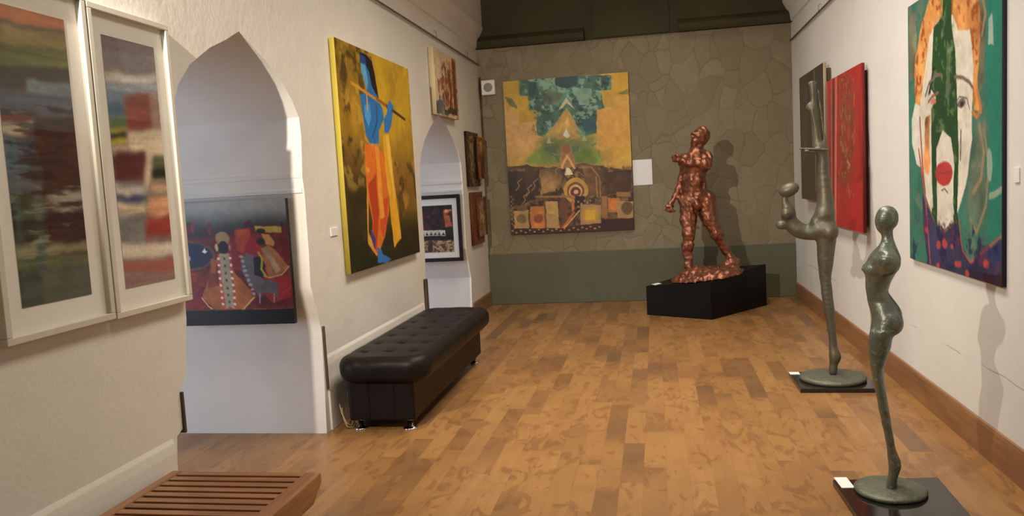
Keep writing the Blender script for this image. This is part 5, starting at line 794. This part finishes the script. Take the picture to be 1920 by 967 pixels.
# ------------------------------------------------------------------ bronze dancer (standing split)
dn = thing('bronze_statue', 'tall brown bronze dancer kicking one leg straight up by the red canvas', 'sculpture', (1.2, 5.95, 0.03), -math.atan2(1.2, 5.95))
bm = lathe(NB(), [(0.0, 0.0), (0.215, 0.0), (0.225, 0.006), (0.226, 0.020), (0.218, 0.030), (0.19, 0.036), (0.0, 0.038)], 64)
obj('base_disc', bm, M_DISC, dn, smooth=True)
def c3(p, v=0.0, ro=0.0): return (p[0], v, p[1]-0.03, max(p[2]+ro, 0.004))
def dancer(P):
    leg = [c3(p) for p in DAN_LEG]
    d = d_chain(P, spline(leg, 3), 0.006)
    up = [c3((p[0], p[1], p[2]*(1.0 if p[1] < 1.7 else 0.80)), 0.035 if i > 1 else 0.02*i) for i, p in enumerate(DAN_UP)]
    d = s_min(d, d_chain(P, spline(up, 3), 0.006), 0.03)
    to = [c3(p) for p in DAN_TORSO]
    d = s_min(d, d_chain(P, spline(to, 4), 0.012), 0.02)
    m = DAN_MISC
    for s in (-1, 1):
        d = s_min(d, d_ell(P, (m[0][0]+0.015, s*0.035, m[0][1]-0.03), (0.042, 0.034, 0.032)), 0.025)   # breasts
        d = s_min(d, d_ell(P, (-0.285, s*0.062, 1.235-0.03), (0.036, 0.036, 0.04)), 0.03)              # shoulders
        d = s_min(d, d_ell(P, (m[3][0], s*0.045, m[3][1]-0.03), (0.056, 0.052, 0.062)), 0.02)          # seat
    d = s_min(d, d_ell(P, (m[2][0], 0.0, m[2][1]-0.03), (0.034, 0.06, 0.045)), 0.02)
    c, s_ = math.cos(0.42), math.sin(0.42)
    R = ((c, 0, s_), (0, 1, 0), (-s_, 0, c))
    d = s_min(d, d_ell(P, (m[1][0]+0.004, 0, m[1][1]-0.03), (0.072, 0.046, 0.048), R), 0.012)          # head thrown back
    # foot held up, toes on top, heel to the left
    d = s_min(d, d_ell(P, (-0.118, 0.035, 1.975-0.03), (0.026, 0.022, 0.032)), 0.02)
    for i in range(4):
        d = s_min(d, d_cap(P, (-0.094, 0.035, 2.07), (-0.122+0.017*i, 0.035, 2.112), 0.010, 0.007), 0.008)
    # long sinews down the shin
    d = s_min(d, d_cap(P, (-0.104, 0.01, 1.93), (-0.058, 0.015, 1.66), 0.009, 0.012), 0.008)
    d = s_min(d, d_cap(P, (-0.060, 0.03, 2.06), (-0.022, 0.03, 1.68), 0.006, 0.010), 0.006)
    # flat hands clasping the knee
    d = s_min(d, d_cap(P, (-0.190, -0.012, 1.661), (0.0, -0.012, 1.640), 0.007, 0.009), 0.006)
    d = s_min(d, d_cap(P, (-0.150, 0.018, 1.640), (-0.02, 0.018, 1.628), 0.012, 0.016), 0.01)
    return d+0.0012*lumps(P, 45, 8)
sdf_object('figure', dancer, (-0.42, -0.13, 0.022), (0.10, 0.13, 2.15), 0.0085, M_BROWNBR, dn)

# ------------------------------------------------------------------ rough copper man on his plinth
A, B_, C_ = Vector((-0.15, 9.065)), Vector((0.537, 8.645)), Vector((1.214, 9.52)); D = A+(C_-B_)
def topz(x): return 0.325+0.112*(x+0.15)
bm = NB(); cx, cy = 0.53, 9.29
lo_ = [bm.verts.new((p.x-cx, p.y-cy, 0)) for p in (A, B_, C_, D)]
hi_ = [bm.verts.new((p.x-cx, p.y-cy, topz(p.x))) for p in (A, B_, C_, D)]
bm.faces.new(lo_[::-1]); bm.faces.new(hi_)
for i in range(4): bm.faces.new((lo_[i], lo_[(i+1) % 4], hi_[(i+1) % 4], hi_[i]))
bmesh.ops.bevel(bm, geom=bm.edges[:], offset=0.004, segments=2, affect='EDGES')
tag(obj('plinth', bm, M_BLACKP, None, (cx, cy, 0)), 'matt black angular plinth under the copper man by the back wall', 'plinth')
o = card('white label card on the corner of the black plinth', (-0.03, 9.10, topz(-0.03)+0.004), 0.085, 0.085, 0.5)
o.rotation_euler = (0, -math.atan(0.112), 0.5)
ca = math.atan2(0.5, 9.15)
cp = thing('copper_statue', 'rough copper statue of a striding man with head thrown back', 'sculpture', (0.5, 9.15, 0), -ca)
def k3(p, v, f=1.0): return (p[0], v, p[1], p[2]*f)
def copper(P):
    T = COP_TORSO
    d = d_chain(P, [k3(T[0], 0), k3(T[1], -0.01), k3(T[2], 0.0), k3(T[3], 0.02, 0.92)], 0.05)
    hd = COP_HEAD
    d = s_min(d, d_cap(P, (hd[3][0], 0, hd[3][1]), (hd[2][0], 0.0, hd[2][1]), 0.075, 0.062), 0.04)
    c, s_ = math.cos(-0.35), math.sin(-0.35)
    R = ((c, 0, s_), (0, 1, 0), (-s_, 0, c))
    head = d_ell(P, (hd[0][0]+0.012, 0.0, hd[0][1]), (0.090, 0.102, 0.108), R)
    head = s_min(head, d_ell(P, (-0.052, -0.045, 1.90), (0.040, 0.045, 0.042)), 0.03)     # jaw
    head = s_min(head, d_ell(P, (-0.076, -0.080, 1.955), (0.018, 0.020, 0.026)), 0.015)   # nose
    head = s_min(head, d_ell(P, (-0.045, -0.082, 1.995), (0.040, 0.018, 0.014)), 0.02)    # brow
    head = s_min(head, d_ell(P, (-0.062, -0.084, 1.915), (0.022, 0.014, 0.010)), 0.010)   # mouth
    head = s_min(head, d_ell(P, (0.085, -0.01, 1.945), (0.016, 0.026, 0.032)), 0.012)     # ear
    head = s_max(head, -d_ell(P, (-0.078, -0.090, 1.975), (0.016, 0.016, 0.010)), 0.01)
    head = s_max(head, -d_ell(P, (-0.018, -0.098, 1.968), (0.016, 0.016, 0.010)), 0.01)
    d = s_min(d, head, 0.03)
    for q, w in ((COP_ARM_R[0], 0.01), (COP_ARM_L[0], 0.01)):
        d = s_min(d, d_ell(P, (q[0], w, q[1]), (0.075, 0.08, 0.07)), 0.04)
    r = COP_ARM_R
    ar = [k3(r[0], 0.0), (r[1][0]+0.02, -0.13, r[1][1]+0.02, 0.046), (r[2][0], -0.17, r[2][1], 0.036), (r[3][0]+0.02, -0.17, r[3][1], 0.030)]
    d = s_min(d, d_chain(P, ar, 0.02), 0.025)
    hx, hz = r[3][0], r[3][1]
    d = s_min(d, d_ell(P, (hx+0.01, -0.17, hz+0.002), (0.050, 0.028, 0.036)), 0.015)
    for i, (a, b) in enumerate(((0.03, 0.0), (0.012, -0.012), (-0.006, -0.02), (-0.022, -0.02))):
        d = s_min(d, d_cap(P, (hx-0.015, -0.17, hz+a*0.6), (hx-0.042, -0.165, hz+a+b*0.3), 0.012, 0.009), 0.008)
    d = s_min(d, d_cap(P, (hx+0.03, -0.19, hz+0.02), (hx+0.0, -0.20, hz+0.05), 0.012, 0.009), 0.008)
    a = COP_ARM_L
    al = [k3(a[0], 0.02), k3(a[1], 0.05), k3(a[2], 0.0), k3(a[3], -0.05), k3(a[4], -0.06, 0.8)]
    d = s_min(d, d_chain(P, al, 0.02), 0.025)
    px, pz = a[4][0], a[4][1]
    d = s_min(d, d_ell(P, (px, -0.06, pz), (0.036, 0.026, 0.036)), 0.015)
    for i, f in enumerate(COP_FINGERS):
        mx, mz = (f[0]+px)/2-0.006, (f[1]+pz)/2-0.004
        d = s_min(d, d_cap(P, (px, -0.06-0.008*i, pz), (mx, -0.065-0.008*i, mz), 0.013, 0.012), 0.008)
        d = s_min(d, d_cap(P, (mx, -0.065-0.008*i, mz), (f[0], -0.07-0.006*i, f[1]), 0.012, 0.009), 0.006)
    ll = [k3(p, v) for p, v in zip(COP_LEG_L, (0.0, -0.02, -0.04, -0.03, -0.02, -0.08, -0.12))]
    lr = [k3(p, v) for p, v in zip(COP_LEG_R, (0.02, 0.03, 0.04, 0.09, 0.15, 0.08))]
    d = s_min(d, d_chain(P, ll, 0.03), 0.03); d = s_min(d, d_chain(P, lr, 0.03), 0.03)
    d = s_min(d, d_ell(P, (-0.09, 0.10, 1.27), (0.10, 0.09, 0.11)), 0.04); d = s_min(d, d_ell(P, (0.04, 0.10, 1.27), (0.10, 0.09, 0.11)), 0.04)
    d = s_min(d, d_ell(P, (-0.055, -0.12, 1.215), (0.045, 0.05, 0.055)), 0.03)
    d = s_min(d, d_ell(P, (-0.10, -0.095, 1.64), (0.075, 0.05, 0.06)), 0.04); d = s_min(d, d_ell(P, (0.02, -0.095, 1.63), (0.070, 0.05, 0.06)), 0.04)
    d = s_max(d, -d_ell(P, (COP_HOLE[0][0], -0.12, COP_HOLE[0][1]), (0.030, 0.075, 0.050)), 0.012)
    w = np.where(P[2] > 1.84, 0.45, 1.0)
    d = d-0.004+w*0.0058*lumps(P, 36, 11)+0.0055*lumps(P, 78, 12)
    return np.maximum(d, 0.325+0.112*(P[0]+0.65)+0.012-P[2])      # the feet stand in the mound, above the plinth top
sdf_object('figure', copper, (-0.48, -0.30, 0.30), (0.42, 0.28, 2.10), 0.0105, M_COPPER, cp)
def mound(P):
    x = P[0]; base = 0.325+0.112*(x+0.65)+0.001
    h = 0.115+0.030*lumps(P, 14, 20)
    e = ((x-0.030)/0.385)**2+((P[1]+0.08)/0.34)**2
    top = base+h*np.sqrt(np.clip(1-e, 0, 1))+0.0
    d = np.maximum((P[2]-top)*0.7, (np.sqrt(e)-1)*0.27)
    d = s_min(d, d_ell(P, (0.30, 0.08, 0.53), (0.10, 0.10, 0.08)), 0.06)
    d = d+0.008*lumps(P, 55, 21)+0.005*lumps(P, 110, 22)
    return np.maximum(d, base+0.001-P[2])
sdf_object('rough_base', mound, (-0.42, -0.46, 0.28), (0.48, 0.30, 0.70), 0.011, M_COPPER, cp)
